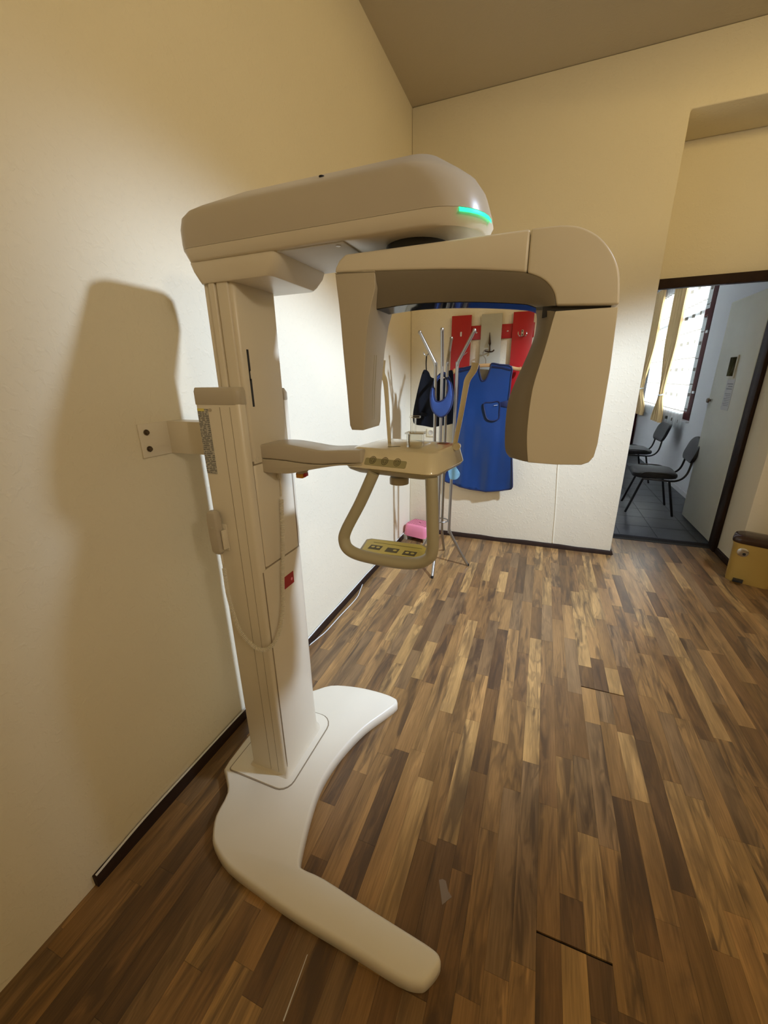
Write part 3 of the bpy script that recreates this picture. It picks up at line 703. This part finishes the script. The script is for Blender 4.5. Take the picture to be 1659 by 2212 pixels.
# chin tray
TC = Vector((-.357, 1.092)); TA = R(-9)
def trp(x, y, z): c, s = math.cos(TA), math.sin(TA); return (TC.x+c*x-s*y, TC.y+s*x+c*y, z)
def tring(hx, y0, y1, r, z): return [trp(a, b, z) for a, b in rrect(-hx, hx, y0, y1, r, 6)]
tray = part('chin_tray', 'tray', X, lambda b: loft(b, [tring(.140, -.118, .118, .030, 1.2935), tring(.142, -.121, .12, .032, 1.2965), tring(.141, -.120, .12, .032, 1.302), tring(.129, -.092, .110, .024, 1.3425), tring(.126, -.088, .107, .022, 1.3455), tring(.120, -.082, .10, .020, 1.3465)]), smooth=35)
part('tray_underbody', 'olive', tray, lambda b: loft(b, [tring(.088, -.075, .08, .03, 1.272), tring(.118, -.10, .10, .03, 1.277), tring(.136, -.115, .114, .03, 1.287), tring(.140, -.119, .118, .032, 1.293)]), smooth=50)
def on_front(u, v, d=0):   # u along the front, v up the sloping front face
    z = 1.302+v*.0405; yy = -.120+v*.028; return trp(u, yy-d*.8, z+d*.55)
def film(bm):
    pts = rrect(-.070, .062, .08, .78, .03, 4)
    pts = [(u, v) for u, v in [(p[0], p[1]) for p in rrect(-.070, .058, 0, .026, .005, 4)]]
    loft(bm, [[on_front(u, .08+v/.041*.62*1.1, .0004) for u, v in pts], [on_front(u, .08+v/.041*.62*1.1, .0012) for u, v in pts]])
film_o = part('button_film', 'panelb', tray, film)
for i, u in enumerate((-.046, -.008, .030)):
    def ring(bm, u=u, i=i):
        for r in (.0098, .0062):
            tube(bm, [on_front(u+r*math.cos(a), .40+r*math.sin(a)/.045, .0014) for a in [2*math.pi*k/20 for k in range(20)]], .0007, 5, closed=True)
        if i == 1: pts = [(u-.003, -.003), (u+.003, -.003), (u+.003, .003), (u-.003, .003)]
        else: s = 1 if i == 0 else -1; pts = [(u-.0038, -.003*s), (u+.0038, -.003*s), (u, .0042*s)]
        tube(bm, [on_front(a, .40+b/.045, .0014) for a, b in pts], .0007, 5, closed=True)
    part('button', 'line', film_o, ring)
part('tray_slot', 'line', tray, lambda b: loft(b, [[trp(*p, 1.3466) for p in ((-.035, -.045), (-.028, -.048), (-.002, -.030), (-.009, -.026))], [trp(*p, 1.3472) for p in ((-.035, -.045), (-.028, -.048), (-.002, -.030), (-.009, -.026))]]))
part('laser_sticker', 'redst', tray, lambda b: loft(b, [[trp(x, y, z) for x, y in rrect(.070, .102, .060, .085, .002, 2)] for z in (1.3465, 1.3472)]))
part('sticker_text', 'line', tray, lambda b: loft(b, [[trp(x, y, z) for x, y in rrect(.072, .094, .064, .080, .002, 2)] for z in (1.3472, 1.3476)]))
def knob(bm): lathe(bm, [(.012, .03), (.012, 0), (.026, -.002), (.028, -.006), (.028, -.022), (.022, -.024)], (-.367, 1.06, 1.262), 24)
part('tray_knob', 'taupe', tray, knob)
# acrylic bite rest
def bite(bm):
    c = (-.318, 1.055)
    loft(bm, [[(c[0]+a, c[1]+b, z) for a, b in rrect(-.021, .021, -.017, .017, .004, 3)] for z in (1.350, 1.385)])
    box(bm, c[0]-.024, c[0]+.028, c[1]-.02, c[1]+.02, 1.386, 1.390)
    for s in (-1, 1): box(bm, c[0]-.006+s*.005, c[0]-.003+s*.005, c[1]-.004, c[1]+.004, 1.390, 1.428)
    box(bm, c[0]-.015, c[0]+.013, c[1]-.007, c[1]+.007, 1.428, 1.4335)
part('bite_rest', 'acrylic', X, bite)
# temple supports
def paddle(bm, pts, w, th, y):
    path = spline([(x, y, z) for x, z in pts], 5); m = len(path); rings = []
    for i, p in enumerate(path):
        t = (path[min(i+1, m-1)]-path[max(i-1, 0)]).normalized(); s = Vector((t.z, 0, -t.x))
        k = w[0]+(w[1]-w[0])*(i/(m-1))
        rings.append([p+s*k*a+Vector((0, th*b, 0)) for a, b in ((-1, -1), (1, -1), (1, 1), (-1, 1))])
    loft(bm, rings)
part('temple_support', 'tray', X, paddle, [(-.420, 1.345), (-.424, 1.42), (-.430, 1.515), (-.440, 1.545), (-.438, 1.580)], (.0045, .0085), .004, 1.125, bevel=.0015)
tsr = part('temple_support', 'tray', X, paddle, [(-.222, 1.345), (-.210, 1.42), (-.199, 1.50), (-.194, 1.525), (-.180, 1.548), (-.176, 1.566)], (.006, .0095), .004, 1.125, bevel=.0015)
part('support_pivot', 'tray', tsr, lambda b: lathe(b, [(.010, -.008), (.011, 0), (.010, .008)], (-.214, 1.118, 1.345), 14, 'y'))
# handle loop below the tray
hp = [(-.415, .985, 1.285), (-.452, .972, 1.20), (-.494, .956, 1.115), (-.498, .950, 1.082), (-.482, .948, 1.058), (-.44, .950, 1.045), (-.35, .955, 1.038), (-.29, .958, 1.042), (-.252, .958, 1.060), (-.238, .960, 1.09), (-.242, .966, 1.18), (-.250, .978, 1.285)]
def handle(bm):
    P = spline(hp, 6); m = len(P); rings = []; ya = Vector((0, 1, 0))
    for i, p in enumerate(P):
        t = (P[min(i+1, m-1)]-P[max(i-1, 0)]).normalized(); s = t.cross(ya).normalized(); yy = s.cross(t)
        rings.append([p+s*.0165*math.cos(a)+yy*.020*math.sin(a) for a in [2*math.pi*k/12 for k in range(12)]])
    loft(bm, rings)
hd = part('handle_loop', 'olive', X, handle, smooth=60)
def shelf(bm, z0, z1, e):
    pts = [(-.462+e, .958+e), (-.478+e, 1.060-e), (-.465+e, 1.072-e), (-.292-e, 1.078-e), (-.272-e, 1.060-e), (-.262-e, .975+e)]
    loft(bm, [[(x, y, z) for x, y in pts] for z in (z0, z1)])
part('handle_shelf', 'olive', hd, shelf, 1.040, 1.0495, 0, bevel=.003)
part('instruction_sticker', 'yellow', hd, shelf, 1.0495, 1.0502, .008)
for i, cx in enumerate((-.425, -.370, -.315)):
    part('pictogram', 'line', hd, lambda b, cx=cx: box(b, cx-.019, cx+.019, .992-.004*i, 1.022-.004*i, 1.0502, 1.0506))
    def blob(b, cx=cx, i=i):
        for dx in ((-.008, .008) if i != 1 else (.008,)): lathe(b, [(.006, 0), (.006, .0003), (.003, .0004)], (cx+dx, 1.009-.004*i, 1.0506), 10)
    part('pictogram_mark', 'yellow', hd, blob)
part('caption_line', 'line', hd, lambda b: box(b, -.445, -.29, 1.042, 1.0435, 1.0502, 1.0506))
# wall bracket
def bracket(bm):
    box(bm, XL+.001, XL+.007, .898, 1.012, 1.298, 1.405)
    box(bm, XL+.001, -.93, 1.006, 1.012, 1.298, 1.405)
    box(bm, XL+.001, -.93, 1.012, 1.07, 1.399, 1.405)
br = part('wall_bracket', 'cream', X, bracket, bevel=.0012)
for z in (1.325, 1.378): part('bracket_bolt', 'bolt', br, lambda b: lathe(b, [(.0095, 0), (.0095, .004), (.006, .004), (.006, .010), (.003, .011)], (XL+.007, .922, z), 8, 'x'))
part('bracket_bolt', 'bolt', br, lambda b: lathe(b, [(.004, -.016), (.004, 0), (.009, 0), (.009, .010), (.004, .011)], (-1.02, 1.035, 1.405), 8))

# hand switch in its holder with coiled cord
hs = thing('exposure_hand_switch', 'cream exposure hand switch with coiled cord clipped to the column side', 'hand switch', (-.915, .905, 1.0))
part('holder', 'cream', hs, lambda b: [box(b, -.950, -.896, .9115, .9155, 1.01, 1.10), box(b, -.903, -.896, .893, .9115, 1.02, 1.085), box(b, -.952, -.947, .893, .9115, 1.01, 1.05)], bevel=.0015)
sb = part('switch_body', 'cover', hs, lambda b: loft(b, [[(x, y, z) for x, y in rrect(-.925-w_, -.925+w_, .8955-t_, .8955+t_, .006, 4)] for z, w_, t_ in ((1.003, .012, .008), (1.012, .018, .012), (1.06, .019, .014), (1.12, .019, .014), (1.142, .017, .012), (1.149, .010, .008))]), bevel=.001)
part('switch_button', 'taupe', sb, lambda b: lathe(b, [(.006, 0), (.006, -.003), (.003, -.004)], (-.925, .8815, 1.095), 12, 'y'))
cord = spline([(-.920, .898, 1.003), (-.912, .892, .94), (-.912, .893, .84), (-.885, .888, .735), (-.845, .885, .690), (-.800, .885, .672), (-.772, .905, .678), (-.764, .945, .712), (-.768, .985, .79), (-.772, 1.003, .88), (-.772, 1.025, 1.0), (-.775, 1.043, 1.12), (-.778, 1.055, 1.20), (-.782, 1.058, 1.235)], 14)
def coil(bm):
    # helix round the cord path between the straight ends
    L = [0]
    for a, b in zip(cord, cord[1:]): L.append(L[-1]+(b-a).length)
    pts = []; tot = L[-1]; turns = int((tot-.10)/.0052); steps = turns*6; up_ = Vector((1, .3, 0)); i = 0
    for s in range(steps+1):
        d = .05+(tot-.13)*s/steps
        while i < len(L)-2 and L[i+1] < d: i += 1
        t = (d-L[i])/max(1e-6, L[i+1]-L[i]); p = cord[i].lerp(cord[i+1], t); tg = (cord[i+1]-cord[i]).normalized()
        up_ = (up_-tg*up_.dot(tg)).normalized(); sd = tg.cross(up_); a = 2*math.pi*s/6
        pts.append(p+(up_*math.cos(a)+sd*math.sin(a))*.0056)
    tube(bm, pts, .0021, 4)
part('coiled_cord', 'white', hs, coil)
part('cord_end', 'cream', hs, lambda b: tube(b, cord[:10], .003, 8))
part('cord_end', 'cream', hs, lambda b: tube(b, cord[-22:], .0022, 8))
part('cord_plug', 'white', hs, lambda b: [box(b, -.786, -.776, 1.048, 1.066, 1.225, 1.246)], bevel=.002)

# cables along the baseboard
def cable(name, pts, r, label):
    bm = NB(); tube(bm, spline(pts, 6), r, 6); return tag(obj(name, bm, 'cable'), label, 'cable')
rn = random.Random(8)
cable('white_cable', [(XL+.012, .43, .046)]+[(XL+.011+rn.uniform(-.002, .003), .6+.22*i, .053+rn.uniform(-.003, .004)) for i in range(14)]+[(XL+.013, 3.66, .054)], .0038, 'thin white cable laid along the top of the left baseboard')
cable('loose_white_cable', [PZ(668, 1394, .005), PZ(690, 1376, .005), PZ(706, 1362, .005), PZ(735, 1330, .005), PZ(770, 1292, .005), PZ(780, 1270, .006), PZ(792, 1245, .02)]+[Vector((XL+.024, 3.0, .045)), Vector((XL+.026, 3.2, .04))], .0032, 'loose white cable sagging to the floor behind the machine')

# ------------------------------------------------------------------ coat stand and what hangs on it
SC = Vector((-.69, 3.075, 0))
cs = thing('coat_stand', 'four-legged chrome tube coat stand in the corner', 'coat stand', SC)
feet = [(-.690, 2.795), (-.458, 3.112), (-.722, 3.36), (-.93, 3.06)]
tips = [PY(955, 712, 2.93), PY(1025, 714, 3.08), PY(975, 731, 3.30), PY(907, 718, 3.05)]
mids = [PY(955, 800, 3.02), PY(987, 800, 3.08), PY(966, 800, 3.14), PY(941, 800, 3.06)]
for i in range(4):
    f = Vector((*feet[i], 0)); m_ = mids[i]; t_ = tips[i]
    dirx = Vector((m_.x-SC.x, m_.y-SC.y, 0))
    path = [t_, t_.lerp(Vector((m_.x, m_.y, 1.625)), .93), Vector((m_.x, m_.y, 1.60)), Vector((m_.x, m_.y, 1.54)), Vector((SC.x+dirx.x*.85, SC.y+dirx.y*.85, .40)), Vector((SC.x+dirx.x*.9, SC.y+dirx.y*.9, .32)), Vector((SC.x+dirx.x*1.05, SC.y+dirx.y*1.05, .285)).lerp(f, .04), f.lerp(Vector((SC.x+dirx.x, SC.y+dirx.y, .28)), .5), f+Vector((0, 0, .004))]
    bm = NB(); tube(bm, path[:1]+[path[0].lerp(path[1], .5)]+spline(path[1:7], 4)+path[7:], .0118, 10); pole = obj('pole', bm, 'steel', cs)
    bm = NB(); lathe(bm, [(.004, -.014), (.0115, -.012), (.0145, 0), (.012, .009), (.004, .014)], t_, 12); obj('end_ball', bm, 'steel', pole)
    bm = NB(); lathe(bm, [(.011, 0), (.012, .014), (.010, .02)], (f.x, f.y, 0), 10); obj('foot_cap', bm, 'black', pole)
for z in (.40,):
    bm = NB(); tube(bm, [(SC.x+.052*math.cos(a), SC.y+.052*math.sin(a), z) for a in [2*math.pi*k/24 for k in range(24)]], .0055, 8, closed=True); obj('ring', bm, 'steel', cs)
hk = PY(921, 768, 3.05)
bm = NB(); tube(bm, spline([PY(929, 763, 3.055), PY(925, 765, 3.05), hk, PY(917, 766, 3.05), PY(915, 761, 3.045)], 4), .004, 6); obj('hook', bm, 'steel', cs)

def flat_cloth(outline, Y, thick, folds=(0, 0), n=5, yfun=None):
    """cloth sheet filled from a pixel outline on the plane y=Y, with folds and thickness"""
    pts = [PY(x, y, Y) for x, y in outline]; P = spline(pts, n, closed=True)
    poly = [(p.x, p.z) for p in P]; nb = len(poly)
    def inside(x, z):
        c = False
        for (x1, z1), (x2, z2) in zip(poly, poly[1:]+poly[:1]):
            if (z1 > z) != (z2 > z) and x < (x2-x1)*(z-z1)/(z2-z1)+x1: c = not c
        return c
    step = max(.010, (max(p[0] for p in poly)-min(p[0] for p in poly))/26)
    vv = [Vector(p) for p in poly]; xs = [p[0] for p in poly]; zs_ = [p[1] for p in poly]
    for a in range(int((max(xs)-min(xs))/step)+1):
        for b in range(int((max(zs_)-min(zs_))/step)+1):
            x, z = min(xs)+(a+.5)*step, min(zs_)+(b+.5)*step
            if inside(x, z) and all((x-px)**2+(z-pz)**2 > (step*.45)**2 for px, pz in poly): vv.append(Vector((x, z)))
    from mathutils.geometry import delaunay_2d_cdt
    ov, oe, of, _, _, _ = delaunay_2d_cdt(vv, [(k, (k+1) % nb) for k in range(nb)], [], 0, 1e-6)
    bm = NB(); bv = [bm.verts.new((p.x, Y, p.y)) for p in ov]
    for f in of:
        cx_, cz_ = sum(ov[k].x for k in f)/len(f), sum(ov[k].y for k in f)/len(f)
        if inside(cx_, cz_): bm.faces.new([bv[k] for k in f])
    for v in [v for v in bm.verts if not v.link_faces]: bm.verts.remove(v)
    for v in bm.verts:
        if yfun: v.co.y += yfun(v.co)
    bmesh.ops.recalc_face_normals(bm, faces=bm.faces)
    ex = bmesh.ops.extrude_face_region(bm, geom=bm.faces[:], use_keep_orig=True)
    for v in ex['geom']:
        if isinstance(v, bmesh.types.BMVert): v.co.y += thick
    return bm, P
def c2(x, y): return (870+x*.12658, 680+y*.12658)
GY = 3.165
bo = [c2(*p) for p in ((345,955),(395,945),(435,985),(470,1060),(545,1085),(640,1090),(715,1075),(745,985),(790,950),(845,955),(865,1100),(880,1400),(885,1800),(800,1870),(640,1895),(500,1920),(330,1890),(195,1850),(178,1690),(230,1420),(290,1150))]
ba = thing('black_apron', 'black protective apron hanging by its strap on the coat stand', 'apron', PY(935, 923, GY))
bm, P = flat_cloth(bo, GY, .010, yfun=lambda c: .010*math.sin(c.x*42)+.006*math.sin(c.z*9)); obj('cloth', bm, 'blackcl', ba, smooth=70)
bm = NB(); tube(bm, spline([hk+Vector((0, .004, 0)), PY(920.5, 785, 3.10), PY(921, 801, GY-.005)], 4), .0045, 6); obj('strap', bm, 'blackcl', ba)
bm = NB(); v = [PY(*c2(*p), GY-.022) for p in ((305,1660),(420,1680),(410,1740),(300,1720))]; loft(bm, [v, [q+Vector((0, .006, 0)) for q in v]]); obj('pocket_flap', bm, 'blackcl', ba, .002)
# thyroid collar: ring of cloth, lower front before the poles, top behind them
co = [c2(*p) for p in ((690,985),(775,1050),(835,1220),(852,1420),(815,1590),(740,1700),(650,1742),(565,1700),(500,1610),(472,1450),(485,1300),(530,1150),(600,1045))]
ci = [c2(*p) for p in ((690,1045),(745,1085),(775,1190),(775,1300),(740,1400),(690,1460),(620,1485),(570,1475),(545,1430),(530,1350),(535,1260),(565,1150),(620,1075))]
tc_ = thing('thyroid_collar', 'blue thyroid collar with navy edging looped round the coat stand poles', 'collar', PY(952, 900, 2.96))
zlo, zhi = 1.25, 1.57
def ytilt(z): t = max(0, min(1, (z-zlo)/(zhi-zlo))); return 2.952+.235*t*t
def on_tilt(px):
    y = 3.0
    for _ in range(6): y = ytilt(PY(px[0], px[1], y).z)
    return PY(px[0], px[1], y)
Po = spline([on_tilt(p) for p in co], 4, closed=True); Pi = spline([on_tilt(p) for p in ci], 4, closed=True)
def ringcloth(bm):
    rings = []
    for t, dy in ((0, 0), (.5, -.010), (1, 0)): rings.append([a.lerp(b, t)+Vector((0, dy, 0)) for a, b in zip(Po, Pi)])
    for t, dy in ((1, .012), (.5, .006), (0, .012)): rings.append([a.lerp(b, t)+Vector((0, dy, 0)) for a, b in zip(Po, Pi)])
    rings.append(rings[0]); loft(bm, rings, cap=False)
    bmesh.ops.remove_doubles(bm, verts=bm.verts, dist=1e-5)
bm = NB(); ringcloth(bm); obj('cloth', bm, 'blue2', tc_, smooth=60)
for nm, q in (('outer_binding', Po), ('inner_binding', Pi)):
    bm = NB(); tube(bm, [p+Vector((0, .003, 0)) for p in q], .0065, 6, closed=True); obj(nm, bm, 'navy', tc_)
# pale blue tissue item on the stand
mk = [(969, 1006), (980, 1001), (986, 1010), (993, 1024), (988, 1034), (975, 1036), (970, 1030)]
bm, P = flat_cloth(mk, 3.0, .004, yfun=lambda c: .006*math.sin(c.x*90))
tag(obj('face_mask', bm, 'ltblue', smooth=70), 'pale blue disposable mask hanging low on the coat stand', 'mask')
bm = NB(); tube(bm, spline([PY(975, 1004, 3.0), PY(972, 985, 3.03), PY(974, 968, 3.06)], 4), .0015, 5); o = obj('ear_loop', bm, 'cable')
o.parent = bpy.data.objects['face_mask']

# ------------------------------------------------------------------ wall coat rack, hanger, apron
rk = thing('wall_coat_rack', 'red and grey-beige wooden board coat rack fixed to the back wall', 'coat rack', (-.47, YB, 1.15))
def board(px0, px1, ytop, zbot, y0, y1, m, nm='board'):
    a, b = PY(px0, ytop, y0), PY(px1, ytop, y0)
    return part(nm, m, rk, lambda bm: box(bm, a.x, b.x, y0, y1, zbot, a.z), bevel=.002)
rail = part('cross_rail', 'red', rk, lambda bm: box(bm, -.80, -.125, YB-.018, YB-.001, 1.835, 1.945), bevel=.002)
YF = YB-.036
b1 = board(976.5, 1019, 683, 1.15, YF, YB-.018, 'red'); b2 = board(1041, 1086, 679, 1.15, YF, YB-.018, 'greyb'); b3 = board(1110, 1155, 674, 1.15, YF, YB-.018, 'red')
for x in (-.59, -.335): part('rail_screw', 'chrome', rail, lambda b: lathe(b, [(.006, 0), (.006, -.002), (.003, -.003)], (x, YB-.018, 1.89), 10, 'y'))
def plate(bm, px, py, w, h):
    c = PY(px, py, YF); prism(bm, rrect(c.x-w, c.x+w, c.z-h, c.z+h, w*.9, 5), 'y', YF-.004, YF)
part('hook_plate', 'chrome', b1, plate, 996, 722, .007, .019)
part('hook', 'chrome', b1, lambda b: tube(b, [PY(994, 762, YF-.035), PY(1002, 767, YF-.012), PY(1009, 761, YF-.03)], .0035, 6))
part('hook_stem', 'chrome', b1, lambda b: tube(b, [PY(1002, 767, YF-.012), PY(1002, 764, YF+.002)], .0035, 6))
part('hook_plate', 'chrome', b3, plate, 1128.5, 719, .009, .024)
part('hook_plate_slot', 'redst', b3, lambda b: [plate(b, 1128.5, 715, .004, .006), plate(b, 1128.3, 723, .004, .006)])
for s in (-1, 1):
    part('hook', 'chrome', b3, lambda b: tube(b, spline([PY(1128.5+s*2, 726, YF-.002), PY(1128.5+s*6, 726, YF-.03), PY(1128.5+s*9, 722, YF-.04), PY(1128.5+s*9, 717, YF-.035)], 4), .004, 6))
part('hook_spike', 'bronze', b2, lambda b: tube(b, [PY(1058, 718, YF-.006), PY(1058, 730, YF-.012), PY(1058, 742, YF-.03), PY(1058, 748, YF-.006)], [.002, .006, .011, .004], 8))
part('hook', 'bronze', b2, lambda b: tube(b, spline([PY(1047, 758, YF-.045), PY(1052, 759, YF-.035), PY(1058, 760, YF-.012), PY(1064, 759, YF-.035), PY(1067, 756, YF-.045)], 4), .006, 8))
part('hook_stem', 'bronze', b2, lambda b: tube(b, [PY(1058, 748, YF-.003), PY(1058, 760, YF-.012)], .005, 6))
AY = YF-.055
hg = thing('coat_hanger', 'wooden coat hanger with wire hook on the grey-beige board', 'hanger', PY(1047, 790, AY))
def hbar(bm):
    P = spline([PY(978, 803, AY), PY(1000, 797, AY), PY(1047, 789, AY), PY(1095, 793, AY), PY(1117, 797, AY), PY(1126, 798, AY)], 5); n = len(P); rings = []
    for i, p in enumerate(P):
        e = abs(i/(n-1)-.5)*2; hz = .015+.012*max(0, e-.7)/.3; ty = .009+.012*max(0, e-.6)/.4
        if i in (0, n-1): hz *= .55; ty *= .55
        rings.append([p+Vector((0, ty*math.cos(a), hz*math.sin(a))) for a in [2*math.pi*k/10 for k in range(10)]])
    loft(bm, rings)
part('hanger_bar', 'hangwood', hg, hbar)
part('hanger_hook', 'steel', hg, lambda b: tube(b, spline([PY(1049, 787, AY), PY(1049, 776, AY), PY(1044, 768, AY), PY(1044, 760, AY), PY(1049, 755, AY), PY(1055, 756, AY+.004)], 5), .0035, 7))
ao = [(990,799),(1003,795),(1020,791),(1033,787),(1035,800),(1038,815),(1042,823),(1049,821),(1055,810),(1060,795),(1063,785.5),(1080,788),(1105,792.5),(1104,815),(1101,845),(1098,875),(1103,930),(1106,990),(1107,1040),(1106,1052),(1098,1057),(1070,1060),(1039,1060),(1005,1053),(975,1043),(963,1038),(962,1030),(968,1010),(976,975),(982,935),(987,890),(991,850),(991,820)]
la = thing('lead_apron', 'long blue lead apron with navy edging on the hanger', 'apron', PY(1035, 1060, AY))
def yfold(c):
    t = max(0, (1.50-c.z)/.9)
    return -.014+.009*t*math.sin((c.x+.5)*27+c.z*2.6)+.005*t*math.sin((c.x+.3)*51-c.z*4)+.008*math.sin(c.z*7+c.x*6)*min(1, t*2)
def apron_mesh():
    bm, P = flat_cloth(ao, AY, .006, n=3, yfun=yfold)
    return bm, P
bm, P = apron_mesh(); obj('cloth', bm, 'blue', la, smooth=75)
bm = NB(); tube(bm, [p+Vector((0, yfold(p)+.002, 0)) for p in P], .0075, 6, closed=True); obj('binding', bm, 'navy', la)
for q in (((992, 803), (1012, 798), (1033, 793)), ((1064, 792), (1085, 794), (1104, 799))):
    bm = NB(); pp = [PY(x, y, AY) for x, y in q]; tube(bm, [p+Vector((0, yfold(p)+.001, 0)) for p in pp], .0095, 6)
    obj('shoulder_band', bm, 'navy', la)
po = [(1046, 871), (1062, 869), (1079, 868), (1079, 890), (1078, 903), (1070, 908), (1060, 908), (1052, 903), (1048, 890)]
bm, P2 = flat_cloth(po, AY-.014, .004, n=3, yfun=lambda c: yfold(c)+.004); pk = obj('pocket', bm, 'blue', la, smooth=75)
bm = NB(); tube(bm, [p+Vector((0, yfold(p)+.002, 0)) for p in P2], .0055, 6, closed=True); obj('pocket_binding', bm, 'navy', pk)
bm = NB(); tube(bm, [PY(1067, 876, AY-.032), PY(1075, 875, AY-.032)], .0018, 5); obj('pocket_print', bm, 'cable', pk)
bm = NB(); a = PY(1080, 872, AY-.016); b = PY(1099, 870, AY-.016); loft(bm, [[a+Vector((0, 0, -.022)), a+Vector((0, 0, .012)), a+Vector((0, .01, .012)), a+Vector((0, .01, -.022))], [b+Vector((0, 0, -.04)), b+Vector((0, 0, .022)), b+Vector((0, .01, .022)), b+Vector((0, .01, -.04))]]); obj('side_strap', bm, 'navy', la, .003)
# wall socket
so = thing('wall_socket', 'small cream wall socket low behind the coat stand', 'socket', PY(931, 934, YB))
c = PY(931, 934, YB)
part('plate', 'tray', so, lambda b: box(b, c.x-.038, c.x+.038, YB-.012, YB, c.z-.038, c.z+.038), bevel=.004)
part('recess', 'cover', so, lambda b: lathe(b, [(.024, 0), (.024, -.002), (.018, -.002), (.016, -.0005)], (c.x, YB-.012, c.z), 16, 'y'))

# ------------------------------------------------------------------ pink step stool
ST = Vector((-1.018, 3.575, 0))
st = thing('step_stool', 'pink perforated plastic step stool in the corner', 'stool', ST, R(-14))
def sring(hx, hy, r, z): return [(a, b, z) for a, b in rrect(-hx, hx, -hy, hy, r, 6)]
def sbody(bm):
    loft(bm, [sring(.138, .108, .05, .045), sring(.134, .104, .05, .10), sring(.128, .098, .05, .148), sring(.120, .090, .046, .160), sring(.10, .075, .04, .166)])
bm = NB(); sbody(bm); obj('stool_top', bm, 'pink', st, local=True)
for sx in (-1, 1):
    for sy in (-1, 1):
        bm = NB(); loft(bm, [[(sx*.115+a, sy*.085+b, z) for a, b in rrect(-.026+e, .026-e, -.022+e, .022-e, .006, 3)] for z, e in ((0, .004), (.05, 0))]); obj('foot', bm, 'taupe', st, local=True)
hm = bpy.data.meshes.new('vent_hole'); bm = NB(); lathe(bm, [(.0062, 0), (.0062, .0008), (.002, .001)], (0, 0, 0), 8); bm.to_mesh(hm); bm.free(); hm.materials.append(M['pinkh'])
for ix in range(-5, 6):
    for iy in range(-4, 5):
        x, y = ix*.019, iy*.0175
        if abs(x) > .098 or abs(y) > .073 or (ix == 0 and abs(iy) < 2): continue
        o = bpy.data.objects.new('vent_hole', hm); COL.objects.link(o); o.parent = st; o.location = (x, y, .1658)
bm = NB(); lathe(bm, [(.012, 0), (.012, .001), (.004, .0015)], (0, 0, .166), 14); obj('grip_hole', bm, 'pinkh', st, local=True)

# ------------------------------------------------------------------ pedal bin
bn = thing('pedal_bin', 'mustard yellow pedal bin with dark brown lid by the door', 'bin', (1.622, 3.565, 0), R(-24))
def bring(hx, hy, r, z): return [(a, b, z) for a, b in rrect(-hx, hx, -hy, hy, r, 7)]
bm = NB(); loft(bm, [bring(.132, .085, .05, 0), bring(.135, .088, .05, .02), bring(.142, .094, .055, .30), bring(.146, .097, .055, .306), bring(.146, .097, .055, .316)]); obj('body', bm, 'bin', bn, local=True, smooth=45)
bm = NB(); loft(bm, [bring(.150, .101, .06, .317), bring(.152, .103, .06, .325), bring(.152, .103, .06, .345), bring(.145, .096, .06, .362), bring(.12, .075, .05, .372), bring(.06, .035, .02, .376)]); obj('lid', bm, 'binlid', bn, local=True, smooth=50)
bm = NB(); box(bm, -.085, -.025, -.145, -.08, .022, .034); box(bm, -.085, -.025, -.145, -.138, .034, .040); obj('pedal', bm, 'black', bn, .004, local=True)
bm = NB(); lathe(bm, [(.034, 0), (.034, -.004), (.024, -.008), (.008, -.010)], (-.072, -.0915, .250), 18, 'y'); em = obj('badge', bm, 'chrome', bn, local=True)
bm = NB(); lathe(bm, [(.010, -.006), (.010, -.011), (.004, -.012)], (-.062, -.0915, .240), 12, 'y'); obj('badge_emblem', bm, 'black', em, local=True)

# ------------------------------------------------------------------ the ceiling lamp and two added fill lights
lm = thing('ceiling_lamp', 'ceiling lamp holder on a short stem above the room', 'lamp', (LAMP.x, LAMP.y, ZC))
dr = (LAIM-LAMP).normalized()
part('canopy', 'lampm', lm, lambda b: lathe(b, [(.07, 0), (.07, -.02), (.02, -.03)], (LAMP.x, LAMP.y, ZC), 18))
part('stem', 'lampm', lm, lambda b: tube(b, [(LAMP.x, LAMP.y, ZC-.02), (LAMP.x, LAMP.y, LAMP.z+.16)], .010, 8))
part('holder', 'lampm', lm, lambda b: lathe(b, [(.03, .17), (.045, .16), (.045, .15)], LAMP, 14))
so_ = bpy.data.objects.new('spot_bulb', sl); COL.objects.link(so_); so_.location = LAMP
so_.rotation_euler = dr.to_track_quat('-Z', 'Y').to_euler()

go = bpy.data.objects.new('warm_wall_fill', gl); COL.objects.link(go); go.location = LAMP  # added fill, shares the ceiling lamp's position
pg = thing('added_fill_lamp', 'unseen fill lamp added on a cord near the rear wall', 'lamp', (FILL_POS.x, FILL_POS.y, ZC))  # made-up fitting for the added fill light, out of view
part('cord', 'lampm', pg, lambda b: tube(b, [(FILL_POS.x, FILL_POS.y, ZC), (FILL_POS.x, FILL_POS.y, FILL_POS.z+.20)], .004, 6))
part('canopy', 'lampm', pg, lambda b: lathe(b, [(.05, 0), (.05, -.02), (.02, -.03)], (FILL_POS.x, FILL_POS.y, ZC), 16))
part('fill_cap', 'lampm', pg, lambda b: lathe(b, [(.02, .21), (.06, .20), (.065, .175)], FILL_POS, 16))
fo = bpy.data.objects.new('added_fill', fl); COL.objects.link(fo); fo.location = FILL_POS
